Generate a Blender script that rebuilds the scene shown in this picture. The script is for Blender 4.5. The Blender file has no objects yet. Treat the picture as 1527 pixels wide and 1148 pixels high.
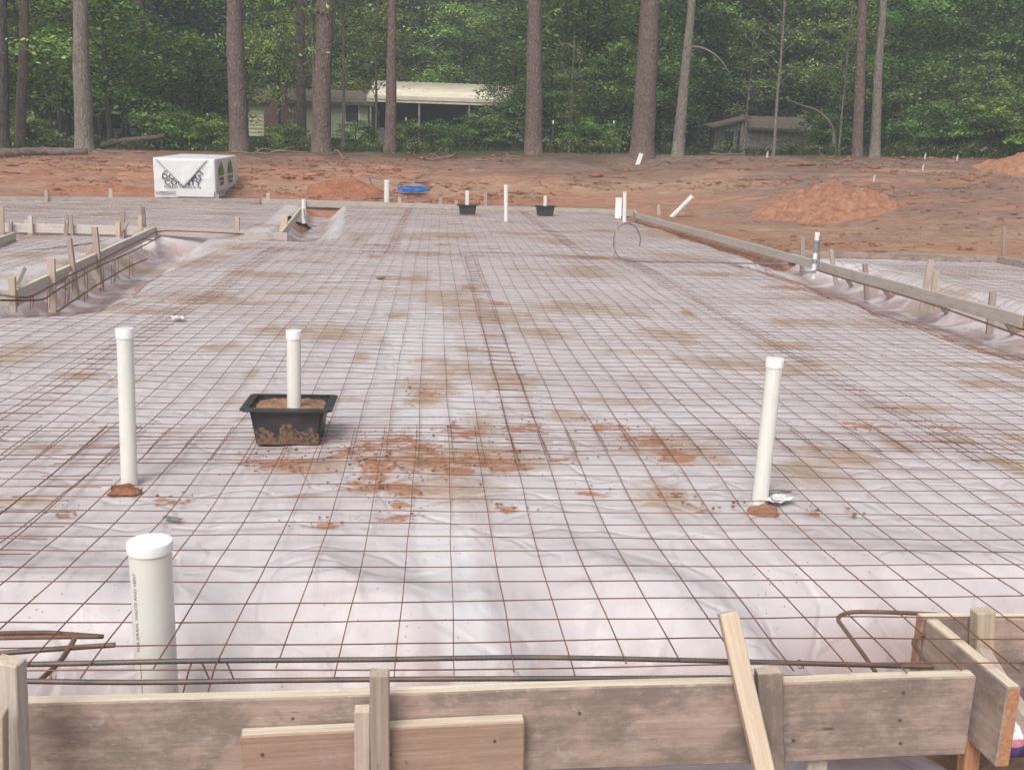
import bpy, bmesh, math, random
import numpy as np
from mathutils import Vector, Matrix

random.seed(7); RNG = np.random.default_rng(11)
SC = bpy.context.scene
COL = SC.collection
R = math.radians

# ------------------------------------------------------------------ camera model (photo pixels 1527 x 1148)
W, HH, F = 1527, 1148, 1500.0
CX, CY, EYE = 763.5, 574.0, 1.42
PITCH = math.atan(346 / 1500); ROLL = R(1.83); YAW = math.atan((763 - 640) / 1500 * math.cos(PITCH))
_f = np.array([math.sin(YAW) * math.cos(PITCH), math.cos(YAW) * math.cos(PITCH), -math.sin(PITCH)])
_r0 = np.array([math.cos(YAW), -math.sin(YAW), 0.0]); _u0 = np.cross(_r0, _f)
_r = math.cos(ROLL) * _r0 + math.sin(ROLL) * _u0
_u = -math.sin(ROLL) * _r0 + math.cos(ROLL) * _u0
O = np.array([0, 0, EYE])
def ray(x, y): return _f + (x - CX) / F * _r - (y - CY) / F * _u
def G(x, y, z=0.0):
    d = ray(x, y); return O + (z - EYE) / d[2] * d
def D(x, y, Y):
    d = ray(x, y); return O + Y / d[1] * d

# ------------------------------------------------------------------ numpy noise
def _hash(ix, iy, s):
    n = (ix.astype(np.int64) * 374761393 + iy.astype(np.int64) * 668265263 + s * 2147483647) & 0xFFFFFFFF
    n = ((n ^ (n >> 13)) * 1274126177) & 0xFFFFFFFF
    n = n ^ (n >> 16)
    return (n & 0xFFFF) / 65535.0
def vn(x, y, s=0):
    x = np.asarray(x, float); y = np.asarray(y, float)
    ix = np.floor(x); iy = np.floor(y); fx = x - ix; fy = y - iy
    fx = fx * fx * fx * (fx * (fx * 6 - 15) + 10); fy = fy * fy * fy * (fy * (fy * 6 - 15) + 10)
    a = _hash(ix, iy, s); b = _hash(ix + 1, iy, s); c = _hash(ix, iy + 1, s); d = _hash(ix + 1, iy + 1, s)
    return (a + (b - a) * fx) * (1 - fy) + (c + (d - c) * fx) * fy
def fbm(x, y, s=0, o=4):
    v = 0; a = .5; t = 0
    for k in range(o):
        v = v + a * vn(np.asarray(x) * 2 ** k + 17.3 * k, np.asarray(y) * 2 ** k - 9.1 * k, s + k); t += a; a *= .5
    return v / t - .5
def sst(a, b, x):
    t = np.clip((x - a) / (b - a), 0, 1); return t * t * (3 - 2 * t)

# ------------------------------------------------------------------ site heights
def xr(Y): return np.interp(Y, [2.6, 8.87, 13.93, 24.2, 25.7], [5.85, 5.45, 5.30, 4.82, 4.78])     # right form line
def xc(Y): return np.interp(Y, [9.18, 16.5], [-3.71, -4.46])                                       # left step form line
def xl(Y): return np.interp(Y, [16.2, 25.6], [-2.41, -3.22])
TR = [((-14, 2.34), (1.5, 2.34), .80, .30), ((1.5, 2.70), (9, 2.6), .7, .26),
      ((-4.05, 15.9), (-3.40, 8.95), .66, .36), ((-3.4, 8.95), (-9, 8.95), .55, .34),
      ((-2.15, 16.0), (-2.85, 25.6), .55, .30), ((5.48, 7.0), (5.20, 13.6), 1.15, .34), ((5.15, 14.2), (4.78, 25.0), .55, .20),
      ((5.85, 2.6), (5.48, 7.0), 1.0, .30), ((-4.4, 25.6), (4.8, 25.5), .35, .10), ((-12, 16.45), (-2.3, 16.0), .5, .24)]
def segd(x, y, a, b):
    ax, ay = a; bx, by = b; dx, dy = bx - ax, by - ay
    t = np.clip(((x - ax) * dx + (y - ay) * dy) / (dx * dx + dy * dy), 0, 1)
    return np.hypot(x - ax - t * dx, y - ay - t * dy)
def zslab(x, y):
    x = np.asarray(x, float); y = np.asarray(y, float)
    z = 0.045 * fbm(x * .55, y * .40, 3, 3)
    dep = np.zeros_like(z)
    for a, b, hw, dp in TR:
        w = hw * (1 + .35 * fbm(x * 1.3, y * 1.3, 21, 2))
        d = segd(x, y, a, b)
        dep = np.maximum(dep, dp * (1 - sst(w * .30, w, d)))
    return z - dep
FOOT = [(-14, 2.36), (1.52, 2.36), (1.52, 2.72), (9.0, 2.62), (8.72, 15.0), (5.22, 15.0), (4.78, 25.6), (-3.2, 25.6), (-4.6, 25.75), (-9.8, 23.85), (-14, 22.2)]
def inpoly(x, y, poly):
    x = np.asarray(x, float); y = np.asarray(y, float); r = np.zeros(x.shape, bool); n = len(poly)
    for i in range(n):
        x0, y0 = poly[i]; x1, y1 = poly[(i + 1) % n]
        if y0 == y1: continue
        c = ((y0 > y) != (y1 > y)) & (x < (x1 - x0) * (y - y0) / (y1 - y0) + x0); r ^= c
    return r
def polyd(x, y, poly):
    d = np.full(np.shape(x), 1e9)
    for i in range(len(poly)): d = np.minimum(d, segd(x, y, poly[i], poly[(i + 1) % len(poly)]))
    return d
def terr0(x, y):
    x = np.asarray(x, float); y = np.asarray(y, float)
    xx = np.clip(x, -25, 25)
    top = 1.34 + .021 * xx
    w = sst(5.5, 15, x); ys = 25.7 - 6.2 * w
    tt = np.clip((y - ys) / (33.2 - ys), 0, 1); lo = -.03 + .05 * w + tt ** (1 + .15 * w) * top
    w = sst(5.5, 8, x)
    far = np.clip(y - 33, 0, 200) * .012 + .9 * sst(56, 80, y) * sst(-8, -22, x)
    z = lo + far
    z = np.where(y < 3.2, -.24 + (z + .24) * sst(2.2, 3.2, y), z)
    for r0_, sl_ in ((28.6, -.10), (30.0, .06)):
        for off in (-.85, .85):
            dd = y - (r0_ + off + sl_ * x + .5 * fbm(x * .12, x * 0, 66, 2)); z = z - .07 * np.exp(-(dd / .22) ** 2) * sst(26.2, 27.5, y) * (.7 + .6 * fbm(x * 4, y * 4, 67, 2)) + .04 * np.exp(-((np.abs(dd) - .33) / .12) ** 2) * sst(26.2, 27.5, y)
    for off in (-.8, .8):
        dd = y - (20.5 + off + .22 * (x - 8)); z = z - .06 * np.exp(-(dd / .22) ** 2) * sst(6, 7.5, x) + .04 * np.exp(-((np.abs(dd) - .33) / .12) ** 2) * sst(6, 7.5, x)
    outd = sst(24, 28, y) + sst(15, 17, y) * w
    z = z + np.clip(outd, .25, 1) * (.16 * fbm(x * .35, y * .5, 40, 4) + .05 * fbm(x * 1.8, y * 3.2, 50, 3) + .05 * fbm(x * .5, y * 6, 60, 3) + .09 * fbm(x * 3.1, y * 3.4, 61, 3) * sst(-.05, .25, fbm(x * .4, y * .7, 62, 2)))
    return z
def terr(x, y):
    x = np.asarray(x, float); y = np.asarray(y, float)
    t = terr0(x, y); ins = inpoly(x, y, FOOT); d = polyd(x, y, FOOT)
    tc = G(445, 322); tq = np.exp(-(((x - tc[0]) / .45) ** 2 + ((y - tc[1]) / 1.7) ** 2)); zi = zslab(x, y) - (.09 + .05 * sst(.0, .3, d)) * (1 - .8 * tq)
    t = np.where(d < .25, t - .12 * (1 - d / .25), t)
    return np.where(ins, zi, t)
def GP(px, py, lift=0.0):
    d = ray(px, py); d = d / np.linalg.norm(d); t = 2.2
    while t < 40:
        p = O + d * t
        if float(zslab(p[0], p[1])) + lift > p[2]: return p
        t += .01
    return p
def GT(px, py):
    d = ray(px, py); d = d / np.linalg.norm(d); t = 2.0
    while t < 150:
        p = O + d * t
        if terr0(p[0], p[1]) > p[2]: return p
        t += .05
    return O + d * t

# ------------------------------------------------------------------ object helpers
def tag(o, label=None, cat=None, group=None, kind=None):
    if label: o['label'] = label
    if cat: o['category'] = cat
    if group: o['group'] = group
    if kind: o['kind'] = kind
    return o
def link(name, me, m=None, parent=None):
    o = bpy.data.objects.new(name, me); COL.objects.link(o)
    if m is not None:
        for x in (m if isinstance(m, (list, tuple)) else [m]): me.materials.append(x)
    if parent is not None: o.parent = parent
    return o
def empty(name, loc, label, cat, group=None, rz=0):
    o = bpy.data.objects.new(name, None); COL.objects.link(o); o.location = Vector(loc); o.rotation_euler[2] = rz
    o.empty_display_size = .1
    return tag(o, label, cat, group)
def np_mesh(name, v, q, smooth=False):
    v = np.asarray(v, np.float32).reshape(-1, 3); q = np.asarray(q, np.int32); n = q.shape[1]
    me = bpy.data.meshes.new(name); me.vertices.add(len(v)); me.vertices.foreach_set('co', v.ravel())
    me.loops.add(q.size); me.loops.foreach_set('vertex_index', q.ravel()); me.polygons.add(len(q))
    me.polygons.foreach_set('loop_start', np.arange(0, q.size, n, dtype=np.int32))
    if smooth: me.polygons.foreach_set('use_smooth', np.ones(len(q), bool))
    me.update(calc_edges=True); me.validate(); return me
def attr(me, name, vals):
    a = me.attributes.new(name, 'FLOAT', 'POINT'); a.data.foreach_set('value', np.asarray(vals, np.float32).ravel())
def bm_mesh(bm, name, smooth=False):
    bmesh.ops.recalc_face_normals(bm, faces=bm.faces)
    me = bpy.data.meshes.new(name); bm.to_mesh(me); bm.free()
    if smooth:
        for p in me.polygons: p.use_smooth = True
    return me
class TB:
    """collects tubes along polylines into one mesh"""
    def __init__(s): s.v = []; s.q = []; s.n = 0
    def tube(s, pts, rad, k=6, cap=True):
        P = np.asarray(pts, float); m = len(P)
        rad = np.broadcast_to(np.asarray(rad, float), (m,))
        T = np.gradient(P, axis=0); T /= np.linalg.norm(T, axis=1)[:, None] + 1e-9
        ref = np.array([0, 0, 1.0]) if abs(T[:, 2]).mean() < .8 else np.array([1.0, 0, 0])
        A = np.cross(T, ref); A /= np.linalg.norm(A, axis=1)[:, None] + 1e-9
        B = np.cross(A, T)
        an = np.arange(k) * 2 * math.pi / k + math.pi / k
        ring = P[:, None, :] + rad[:, None, None] * (np.cos(an)[None, :, None] * A[:, None, :] + np.sin(an)[None, :, None] * B[:, None, :])
        s.v.append(ring.reshape(-1, 3))
        i = np.arange(m - 1)[:, None] * k; j = np.arange(k)[None, :]; j2 = (j + 1) % k
        s.q.append(np.stack([i + j, i + j2, i + k + j2, i + k + j], -1).reshape(-1, 4) + s.n)
        s.n += m * k
        if cap:
            for e, c in ((0, P[0]), (m - 1, P[-1])):
                ctr = s.n; s.v.append(c[None, :]); s.n += 1
                b = ctr - (m - e) * k if e == 0 else None
                base = s.n - 1 - (m * k) + e * k if e == 0 else s.n - 2 - (m * k) + e * k
                for a in range(0, k, 2):
                    s.q.append(np.array([[base + a, base + (a + 1) % k, base + (a + 2) % k, ctr]]))
        return s
    def mesh(s, name, smooth=True): return np_mesh(name, np.concatenate(s.v), np.concatenate(s.q), smooth)

def smooth_path(pts, n=8):
    P = [np.asarray(p, float) for p in pts]; P = [2 * P[0] - P[1]] + P + [2 * P[-1] - P[-2]]; out = []
    for i in range(1, len(P) - 2):
        for t in np.linspace(0, 1, n, endpoint=False):
            a, b, c, d = P[i - 1:i + 3]
            out.append(.5 * (2 * b + (c - a) * t + (2 * a - 5 * b + 4 * c - d) * t * t + (3 * b - a - 3 * c + d) * t ** 3))
    out.append(P[-2]); return np.array(out)

# ------------------------------------------------------------------ materials
def new_mat(name):
    m = bpy.data.materials.new(name); m.use_nodes = True; nt = m.node_tree
    b = nt.nodes['Principled BSDF']; return m, nt, b
def nd(nt, t, **kw):
    n = nt.nodes.new(t)
    for k, v in kw.items():
        if k.startswith('i_'):
            key = k[2:]; key = int(key) if key.isdigit() else key.replace('_', ' ')
            n.inputs[key].default_value = v
        else: setattr(n, k, v)
    return n
def ln(nt, a, b): nt.links.new(a, b)
def coords(nt, scale=(1, 1, 1), src='Object', rnd=False):
    tc = nd(nt, 'ShaderNodeTexCoord'); mp = nd(nt, 'ShaderNodeMapping'); mp.inputs['Scale'].default_value = scale
    ln(nt, tc.outputs[src], mp.inputs[0])
    if rnd:
        oi = nd(nt, 'ShaderNodeObjectInfo'); mu = nd(nt, 'ShaderNodeMath', operation='MULTIPLY', i_1=57.0)
        ln(nt, oi.outputs['Random'], mu.inputs[0]); ln(nt, mu.outputs[0], mp.inputs['Location'])
    return mp.outputs[0]
def noise(nt, vec, scale, detail=4, rough=.55, dist=0.0):
    n = nd(nt, 'ShaderNodeTexNoise'); n.inputs['Scale'].default_value = scale; n.inputs['Detail'].default_value = detail
    n.inputs['Roughness'].default_value = rough; n.inputs['Distortion'].default_value = dist
    if vec is not None: ln(nt, vec, n.inputs['Vector'])
    return n.outputs['Fac']
def ramp(nt, fac, stops):
    r = nd(nt, 'ShaderNodeValToRGB'); e = r.color_ramp.elements
    while len(e) < len(stops): e.new(.5)
    for el, (p, c) in zip(e, stops): el.position = p; el.color = (c[0], c[1], c[2], 1)
    ln(nt, fac, r.inputs[0]); return r.outputs[0]
def fr(nt, fac, a, b, lo=0, hi=1):
    m = nd(nt, 'ShaderNodeMapRange', interpolation_type='SMOOTHSTEP'); m.inputs[1].default_value = a; m.inputs[2].default_value = b
    m.inputs[3].default_value = lo; m.inputs[4].default_value = hi; ln(nt, fac, m.inputs[0]); return m.outputs[0]
def mix(nt, fac, a, b, mode='MIX'):
    m = nd(nt, 'ShaderNodeMix', data_type='RGBA', blend_type=mode)
    if isinstance(fac, (int, float)): m.inputs[0].default_value = fac
    else: ln(nt, fac, m.inputs[0])
    for s, v in ((6, a), (7, b)):
        if isinstance(v, (tuple, list)): m.inputs[s].default_value = (*v[:3], 1)
        else: ln(nt, v, m.inputs[s])
    return m.outputs[2]
def math_(nt, op, a, b=0.0):
    m = nd(nt, 'ShaderNodeMath', operation=op)
    for i, v in ((0, a), (1, b)):
        if isinstance(v, (int, float)): m.inputs[i].default_value = v
        else: ln(nt, v, m.inputs[i])
    return m.outputs[0]
def bump(nt, b, h, strength=.3, dist=.01):
    n = nd(nt, 'ShaderNodeBump'); n.inputs['Strength'].default_value = strength; n.inputs['Distance'].default_value = dist
    ln(nt, h, n.inputs['Height']); ln(nt, n.outputs[0], b.inputs['Normal'])
def at(nt, name): return nd(nt, 'ShaderNodeAttribute', attribute_name=name).outputs['Fac']

def wood(name, c1, c2, mud, mudamt, rough=.8, knots=True, fine=1.0):
    m, nt, b = new_mat(name)
    v = coords(nt, (1.5, 55 * fine, 55 * fine), rnd=True); g = noise(nt, v, 1.1, 6, .62, .5)
    v0 = coords(nt, (1, 1, 1), rnd=True)
    col = ramp(nt, g, [(.30, c1), (.5, tuple((a + q) / 2 for a, q in zip(c1, c2))), (.68, c2)])
    v2 = coords(nt, (3, 110 * fine, 110 * fine), rnd=True); g2 = noise(nt, v2, 1.2, 3, .6)
    col = mix(nt, fr(nt, g2, .38, .62, .0, .45), col, c1)
    n1 = noise(nt, coords(nt, (2.2, 4, 4), rnd=True), 2.1, 9, .76, .15)
    col = mix(nt, fr(nt, n1, .62 - mudamt * .3, .78 - mudamt * .25, 0, .85), col, mud)
    n3 = noise(nt, coords(nt, (6, 13, 13), rnd=True), 2.8, 8, .8, .2)
    col = mix(nt, fr(nt, n3, .60, .70, 0, .55), col, tuple(x * .40 for x in mud)); n4 = noise(nt, coords(nt, (14, 40, 40), rnd=True), 3.0, 4, .7); col = mix(nt, fr(nt, n4, .56, .74, 0, .35), col, tuple(min(1, x * 1.5) for x in c2))
    if knots:
        vo = nd(nt, 'ShaderNodeTexVoronoi'); vo.inputs['Scale'].default_value = 3.0; ln(nt, coords(nt, (.9, .0, 2.6), rnd=True), vo.inputs['Vector'])
        kn = math_(nt, 'MULTIPLY', fr(nt, vo.outputs['Distance'], .085, .03, 0, .85), fr(nt, vo.outputs['Color'], .50, .52)); col = mix(nt, kn, col, tuple(x * .3 for x in c1))
    n5 = noise(nt, coords(nt, (2.5, 3.5, 3.5), rnd=True), 3.3, 9, .78, .2); col = mix(nt, fr(nt, n5, .56, .66, 0, .5), col, (.43, .41, .385))
    ck = noise(nt, coords(nt, (2.2, 60, 60), rnd=True), 1.0, 4, .7, 1.5); col = mix(nt, fr(nt, ck, .66, .70, 0, .7), col, tuple(x * .3 for x in mud))
    oi = nd(nt, 'ShaderNodeObjectInfo'); hs = nd(nt, 'ShaderNodeHueSaturation')
    ln(nt, fr(nt, oi.outputs['Random'], 0, 1, .80, 1.18), hs.inputs['Value']); ln(nt, col, hs.inputs['Color'])
    ln(nt, hs.outputs[0], b.inputs['Base Color']); b.inputs['Roughness'].default_value = rough
    bump(nt, b, math_(nt, 'ADD', math_(nt, 'MULTIPLY', g2, .5), math_(nt, 'ADD', g, n3)), .45, .004)
    return m
def plain(name, c, rough=.6, var=.25, scale=8, bmp=.0, metallic=0.0, c2=None):
    m, nt, b = new_mat(name); n = noise(nt, coords(nt, rnd=True), scale, 5, .6)
    ln(nt, mix(nt, fr(nt, n, .35, .7), c, c2 or tuple(x * (1 - var) for x in c)), b.inputs['Base Color'])
    b.inputs['Roughness'].default_value = rough; b.inputs['Metallic'].default_value = metallic
    if bmp: bump(nt, b, n, bmp, .02)
    return m

M = {}
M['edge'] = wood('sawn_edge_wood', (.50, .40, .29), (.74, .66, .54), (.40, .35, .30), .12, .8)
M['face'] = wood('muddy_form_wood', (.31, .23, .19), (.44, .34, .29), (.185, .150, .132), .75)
M['facelight'] = wood('brown_form_wood', (.33, .205, .16), (.46, .34, .27), (.25, .20, .17), .35)
M['grey'] = wood('grey_form_wood', (.40, .35, .315), (.58, .525, .475), (.33, .30, .275), .42)
M['greytop'] = wood('grey_form_edge', (.46, .41, .34), (.64, .58, .49), (.40, .37, .32), .3)
M['greyold'] = wood('old_grey_form_wood', (.27, .235, .205), (.43, .385, .335), (.24, .215, .19), .5)
M['stake'] = wood('stake_wood', (.34, .265, .225), (.50, .415, .355), (.24, .20, .17), .22, fine=1.6)
M['stakenew'] = wood('new_stake_wood', (.44, .345, .255), (.63, .53, .415), (.36, .28, .21), .05, fine=1.6)
M['end'] = wood('end_grain', (.30, .14, .075), (.52, .29, .165), (.36, .2, .12), .1, knots=False, fine=2)

def mk_plastic():
    m, nt, b = new_mat('vapour_barrier_plastic')
    v = coords(nt)
    base = mix(nt, fr(nt, noise(nt, v, .9, 4, .6), .38, .66), (.565, .53, .548), (.505, .465, .478))
    # clay showing through the thin film
    th = noise(nt, coords(nt, (1, .55, 1)), 2.3, 5, .62, .6)
    base = mix(nt, fr(nt, th, .54, .72, 0, .5), base, (.47, .355, .33))
    base = mix(nt, math_(nt, 'MULTIPLY', at(nt, 'deep'), fr(nt, noise(nt, v, 2.6, 3, .5, .5), .40, .54, .10, .95)), base, (.34, .25, .245))  # darker mauve tint that strengthens with trench depth, broken up by noise
    # milky overlapped pieces
    base = mix(nt, at(nt, 'milky'), base, (.64, .64, .66))
    # thin film of dried mud everywhere
    film = noise(nt, coords(nt, (1, .7, 1)), 4.5, 6, .68, .8)
    base = mix(nt, fr(nt, film, .50, .78, 0, .50), base, (.42, .345, .315))
    st = at(nt, 'stain'); ed = noise(nt, coords(nt, (.7, .8, 1)), 7, 8, .78, .5)
    f = math_(nt, 'ADD', st, math_(nt, 'MULTIPLY', math_(nt, 'SUBTRACT', ed, .5), 2.2))
    ochre = mix(nt, noise(nt, v, 6, 4), (.33, .225, .145), (.44, .33, .235))
    base = mix(nt, fr(nt, f, .28, 1.10, 0, .85), base, ochre)
    sr = at(nt, 'clay'); ed2 = noise(nt, coords(nt, (.8, 1.0, 1)), 15, 9, .80, .3); f2 = math_(nt, 'ADD', sr, math_(nt, 'MULTIPLY', math_(nt, 'SUBTRACT', ed2, .5), 3.4))
    base = mix(nt, fr(nt, f2, .66, .86, 0, .88), base, mix(nt, ed2, (.27, .105, .05), (.46, .23, .13)))
    # specks of grit
    vo = nd(nt, 'ShaderNodeTexVoronoi'); vo.inputs['Scale'].default_value = 30; ln(nt, v, vo.inputs['Vector'])
    sp = math_(nt, 'MULTIPLY', fr(nt, vo.outputs['Distance'], .15, .06), fr(nt, noise(nt, v, 2.2, 4), .46, .60))
    base = mix(nt, math_(nt, 'MULTIPLY', sp, .7), base, (.13, .08, .06))
    ln(nt, base, b.inputs['Base Color'])
    ln(nt, fr(nt, film, .3, .75, .26, .7), b.inputs['Roughness'])
    b.inputs['Specular IOR Level'].default_value = .45
    w1 = noise(nt, coords(nt, (1, .6, 1)), 3.2, 6, .55, 1.2)
    mg = nd(nt, 'ShaderNodeTexVoronoi', feature='DISTANCE_TO_EDGE'); mg.inputs['Scale'].default_value = 2.6
    wv = nd(nt, 'ShaderNodeVectorMath', operation='ADD'); ln(nt, v, wv.inputs[0])
    nn = nd(nt, 'ShaderNodeTexNoise'); nn.inputs['Scale'].default_value = 1.6; ln(nt, v, nn.inputs['Vector'])
    ln(nt, nn.outputs['Color'], wv.inputs[1]); ln(nt, wv.outputs[0], mg.inputs['Vector'])
    cr = fr(nt, mg.outputs['Distance'], 0, .10)
    bump(nt, b, math_(nt, 'ADD', math_(nt, 'MULTIPLY', w1, .7), math_(nt, 'MULTIPLY', cr, .22)), .55, .04)
    return m
M['plastic'] = mk_plastic()

def mk_ground():
    m, nt, b = new_mat('red_clay_and_forest_floor'); v = coords(nt)
    n1 = noise(nt, coords(nt, (.45, 1.2, 1)), .9, 8, .70, .2); n2 = noise(nt, coords(nt, (.7, 3.0, 1)), 3, 8, .72, .5)
    red = ramp(nt, n2, [(.30, (.19, .088, .060)), (.48, (.345, .178, .122)), (.66, (.45, .262, .185))])
    tan = ramp(nt, n2, [(.30, (.24, .145, .098)), (.5, (.385, .248, .172)), (.7, (.47, .325, .23))])
    dark = ramp(nt, n2, [(.32, (.10, .070, .058)), (.5, (.195, .132, .107)), (.68, (.29, .20, .16))])
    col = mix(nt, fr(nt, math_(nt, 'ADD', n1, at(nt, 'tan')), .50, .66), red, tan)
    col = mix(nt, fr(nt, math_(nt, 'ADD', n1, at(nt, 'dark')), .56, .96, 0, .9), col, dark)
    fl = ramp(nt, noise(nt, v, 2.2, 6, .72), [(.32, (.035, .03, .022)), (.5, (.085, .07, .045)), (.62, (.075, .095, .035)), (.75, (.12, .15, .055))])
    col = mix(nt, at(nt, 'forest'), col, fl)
    col = mix(nt, at(nt, 'road'), col, (.36, .36, .37))
    vo = nd(nt, 'ShaderNodeTexVoronoi'); vo.inputs['Scale'].default_value = 5.5; ln(nt, v, vo.inputs['Vector'])
    col = mix(nt, math_(nt, 'MULTIPLY', fr(nt, vo.outputs['Distance'], .16, .06, 0, .5), fr(nt, n1, .50, .62)), col, (.14, .075, .05))
    ln(nt, col, b.inputs['Base Color']); b.inputs['Roughness'].default_value = .95; b.inputs['Specular IOR Level'].default_value = .15
    bump(nt, b, math_(nt, 'ADD', n2, math_(nt, 'MULTIPLY', noise(nt, v, 9, 6, .75), .6)), .9, .06)
    return m
M['ground'] = mk_ground()
def mk_clay(name, a, c, d):
    m, nt, b = new_mat(name); v = coords(nt, rnd=True); n = noise(nt, v, 5, 7, .72, .4)
    ln(nt, ramp(nt, n, [(.28, a), (.5, c), (.70, d)]), b.inputs['Base Color']); b.inputs['Roughness'].default_value = .95
    bump(nt, b, math_(nt, 'ADD', n, math_(nt, 'MULTIPLY', noise(nt, v, 22, 4, .7), .4)), 1, .07); return m
M['mound'] = mk_clay('orange_clay', (.19, .080, .044), (.37, .178, .106), (.47, .255, .158))
M['mounddark'] = mk_clay('dark_red_clay', (.20, .075, .042), (.33, .135, .072), (.42, .20, .115))
M['crust'] = plain('dried_grey_mud', (.20, .165, .145), .95, c2=(.27, .225, .20), scale=40, bmp=.4); M['crustdark'] = plain('dark_board_stain', (.17, .125, .105), .95, c2=(.25, .19, .16), scale=50, bmp=.3)
M['tubsoil'] = mk_clay('tub_soil', (.22, .10, .06), (.42, .235, .15), (.52, .33, .23))

M['rust'] = plain('rusty_wire', (.145, .058, .031), .8, c2=(.27, .115, .058), scale=5)
M['rebar'] = plain('rebar_steel', (.105, .095, .092), .55, c2=(.20, .135, .10), scale=7, metallic=.35)
M['rebarrust'] = plain('rusty_rebar', (.13, .075, .05), .7, c2=(.20, .12, .085), scale=9, metallic=.2)
def mk_pvc():
    m, nt, b = new_mat('white_pvc'); n = noise(nt, coords(nt, (1, 1, .5), rnd=True), 9, 5, .65)
    c = mix(nt, fr(nt, n, .54, .70, 0, .65), (.70, .69, .65), (.53, .45, .35)); vo = noise(nt, coords(nt, (9, 9, 3), rnd=True), 5, 6, .75); c = mix(nt, fr(nt, vo, .66, .72, 0, .6), c, (.30, .26, .22)); ln(nt, c, b.inputs['Base Color'])
    b.inputs['Roughness'].default_value = .38; return m
M['pvc'] = mk_pvc()
M['cap'] = plain('white_cap', (.83, .83, .83), .35, .06)
M['black'] = plain('black_plastic', (.035, .035, .038), .45, .2)
M['tub'] = plain('black_tub_plastic', (.030, .030, .034), .42, c2=(.055, .052, .052), scale=6)
M['clayfilm'] = plain('dusty_clay_film', (.20, .125, .075), .9, c2=(.06, .045, .038), scale=60)
M['ink'] = plain('black_print', (.03, .03, .035), .6, .1)
M['navy'] = plain('navy_print', (.035, .04, .075), .6, .1)
M['greenprint'] = plain('green_print', (.10, .25, .055), .6, .15)
M['wrap'] = plain('white_wrap', (.73, .74, .75), .42, .10, 3, .25)
M['wrapstripe'] = plain('wrap_stripe', (.20, .20, .24), .5, .2)
M['conduit'] = plain('grey_conduit', (.20, .20, .21), .5, .25)
M['tape'] = plain('grey_tape', (.22, .24, .26), .45, .2)
M['blue'] = plain('blue_hose', (.03, .17, .55), .4, .25)
M['flag'] = plain('white_flag', (.75, .78, .74), .6, .05)
M['siding'] = plain('yellow_siding', (.52, .56, .34), .7, .12, 3)
M['brick'] = plain('chimney_brick', (.22, .125, .105), .9, .35, 14, .4)
M['shingle'] = plain('brown_shingle', (.19, .148, .122), .9, .35, 5)
M['metalroof'] = plain('cream_metal_roof', (.86, .79, .62), .45, c2=(.72, .64, .50), scale=1.4)
M['darkgrey'] = plain('dark_tarp', (.035, .04, .05), .8, .3, 2)
M['greyboard'] = plain('shed_board', (.34, .33, .31), .9, c2=(.20, .19, .175), scale=6)
M['post'] = plain('fence_post_wood', (.10, .085, .075), .9, .4, 6)
M['tpost'] = plain('green_steel_post', (.07, .085, .075), .6, .3)
M['log'] = plain('log_bark', (.10, .075, .06), .95, c2=(.19, .15, .12), scale=9, bmp=.6)
M['stick'] = plain('dry_stick', (.27, .20, .15), .9, .4, 9)
def mk_bark(name, a, c, d, sc=(9, 9, 2.2)):
    m, nt, b = new_mat(name); v = coords(nt, sc, rnd=True)
    vo = nd(nt, 'ShaderNodeTexVoronoi', feature='DISTANCE_TO_EDGE'); vo.inputs['Scale'].default_value = 1.0; ln(nt, v, vo.inputs['Vector'])
    n = noise(nt, coords(nt, (6, 6, 2), rnd=True), 2.5, 6, .68, .4)
    col = ramp(nt, n, [(.3, a), (.52, c), (.72, d)])
    col = mix(nt, fr(nt, vo.outputs['Distance'], .14, .02, 0, .55), col, tuple(x * .5 for x in a))
    lich = noise(nt, coords(nt, rnd=True), 2.2, 5, .7); col = mix(nt, fr(nt, lich, .60, .72, 0, .35), col, (.24, .24, .20))
    ln(nt, col, b.inputs['Base Color']); b.inputs['Roughness'].default_value = .95
    bump(nt, b, math_(nt, 'ADD', vo.outputs['Distance'], n), 1, .05); return m
M['pine'] = mk_bark('pine_bark', (.11, .078, .068), (.175, .125, .108), (.24, .185, .165), (16, 16, 6))
M['oak'] = mk_bark('pale_bark', (.15, .125, .105), (.245, .215, .185), (.35, .315, .275), (22, 22, 4))
M['darkbark'] = mk_bark('dark_bark', (.045, .036, .032), (.08, .066, .058), (.12, .10, .09))
def mk_leaf(name, c1, c2, c3):
    m, nt, b = new_mat(name)
    g = nd(nt, 'ShaderNodeNewGeometry'); oi = nd(nt, 'ShaderNodeObjectInfo')
    col = ramp(nt, g.outputs['Random Per Island'], [(0, c1), (.55, c2), (1, c3)])
    cl = noise(nt, coords(nt), .9, 3, .6); hs = nd(nt, 'ShaderNodeHueSaturation')
    ln(nt, fr(nt, oi.outputs['Random'], 0, 1, .475, .525), hs.inputs['Hue'])
    ln(nt, math_(nt, 'MULTIPLY', fr(nt, cl, .3, .7, .85, 1.55), fr(nt, at(nt, 'tint'), 0, 1, .5, 1.75)), hs.inputs['Value']); ln(nt, col, hs.inputs['Color'])
    ln(nt, hs.outputs[0], b.inputs['Base Color']); b.inputs['Roughness'].default_value = .5
    tr = nd(nt, 'ShaderNodeBsdfTranslucent'); ln(nt, hs.outputs[0], tr.inputs[0])
    ms = nd(nt, 'ShaderNodeMixShader'); ms.inputs[0].default_value = .35
    ln(nt, b.outputs[0], ms.inputs[1]); ln(nt, tr.outputs[0], ms.inputs[2]); ln(nt, ms.outputs[0], nt.nodes['Material Output'].inputs[0])
    return m
M['leaf'] = mk_leaf('green_leaves', (.072, .118, .036), (.108, .172, .048), (.155, .235, .068))
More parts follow.
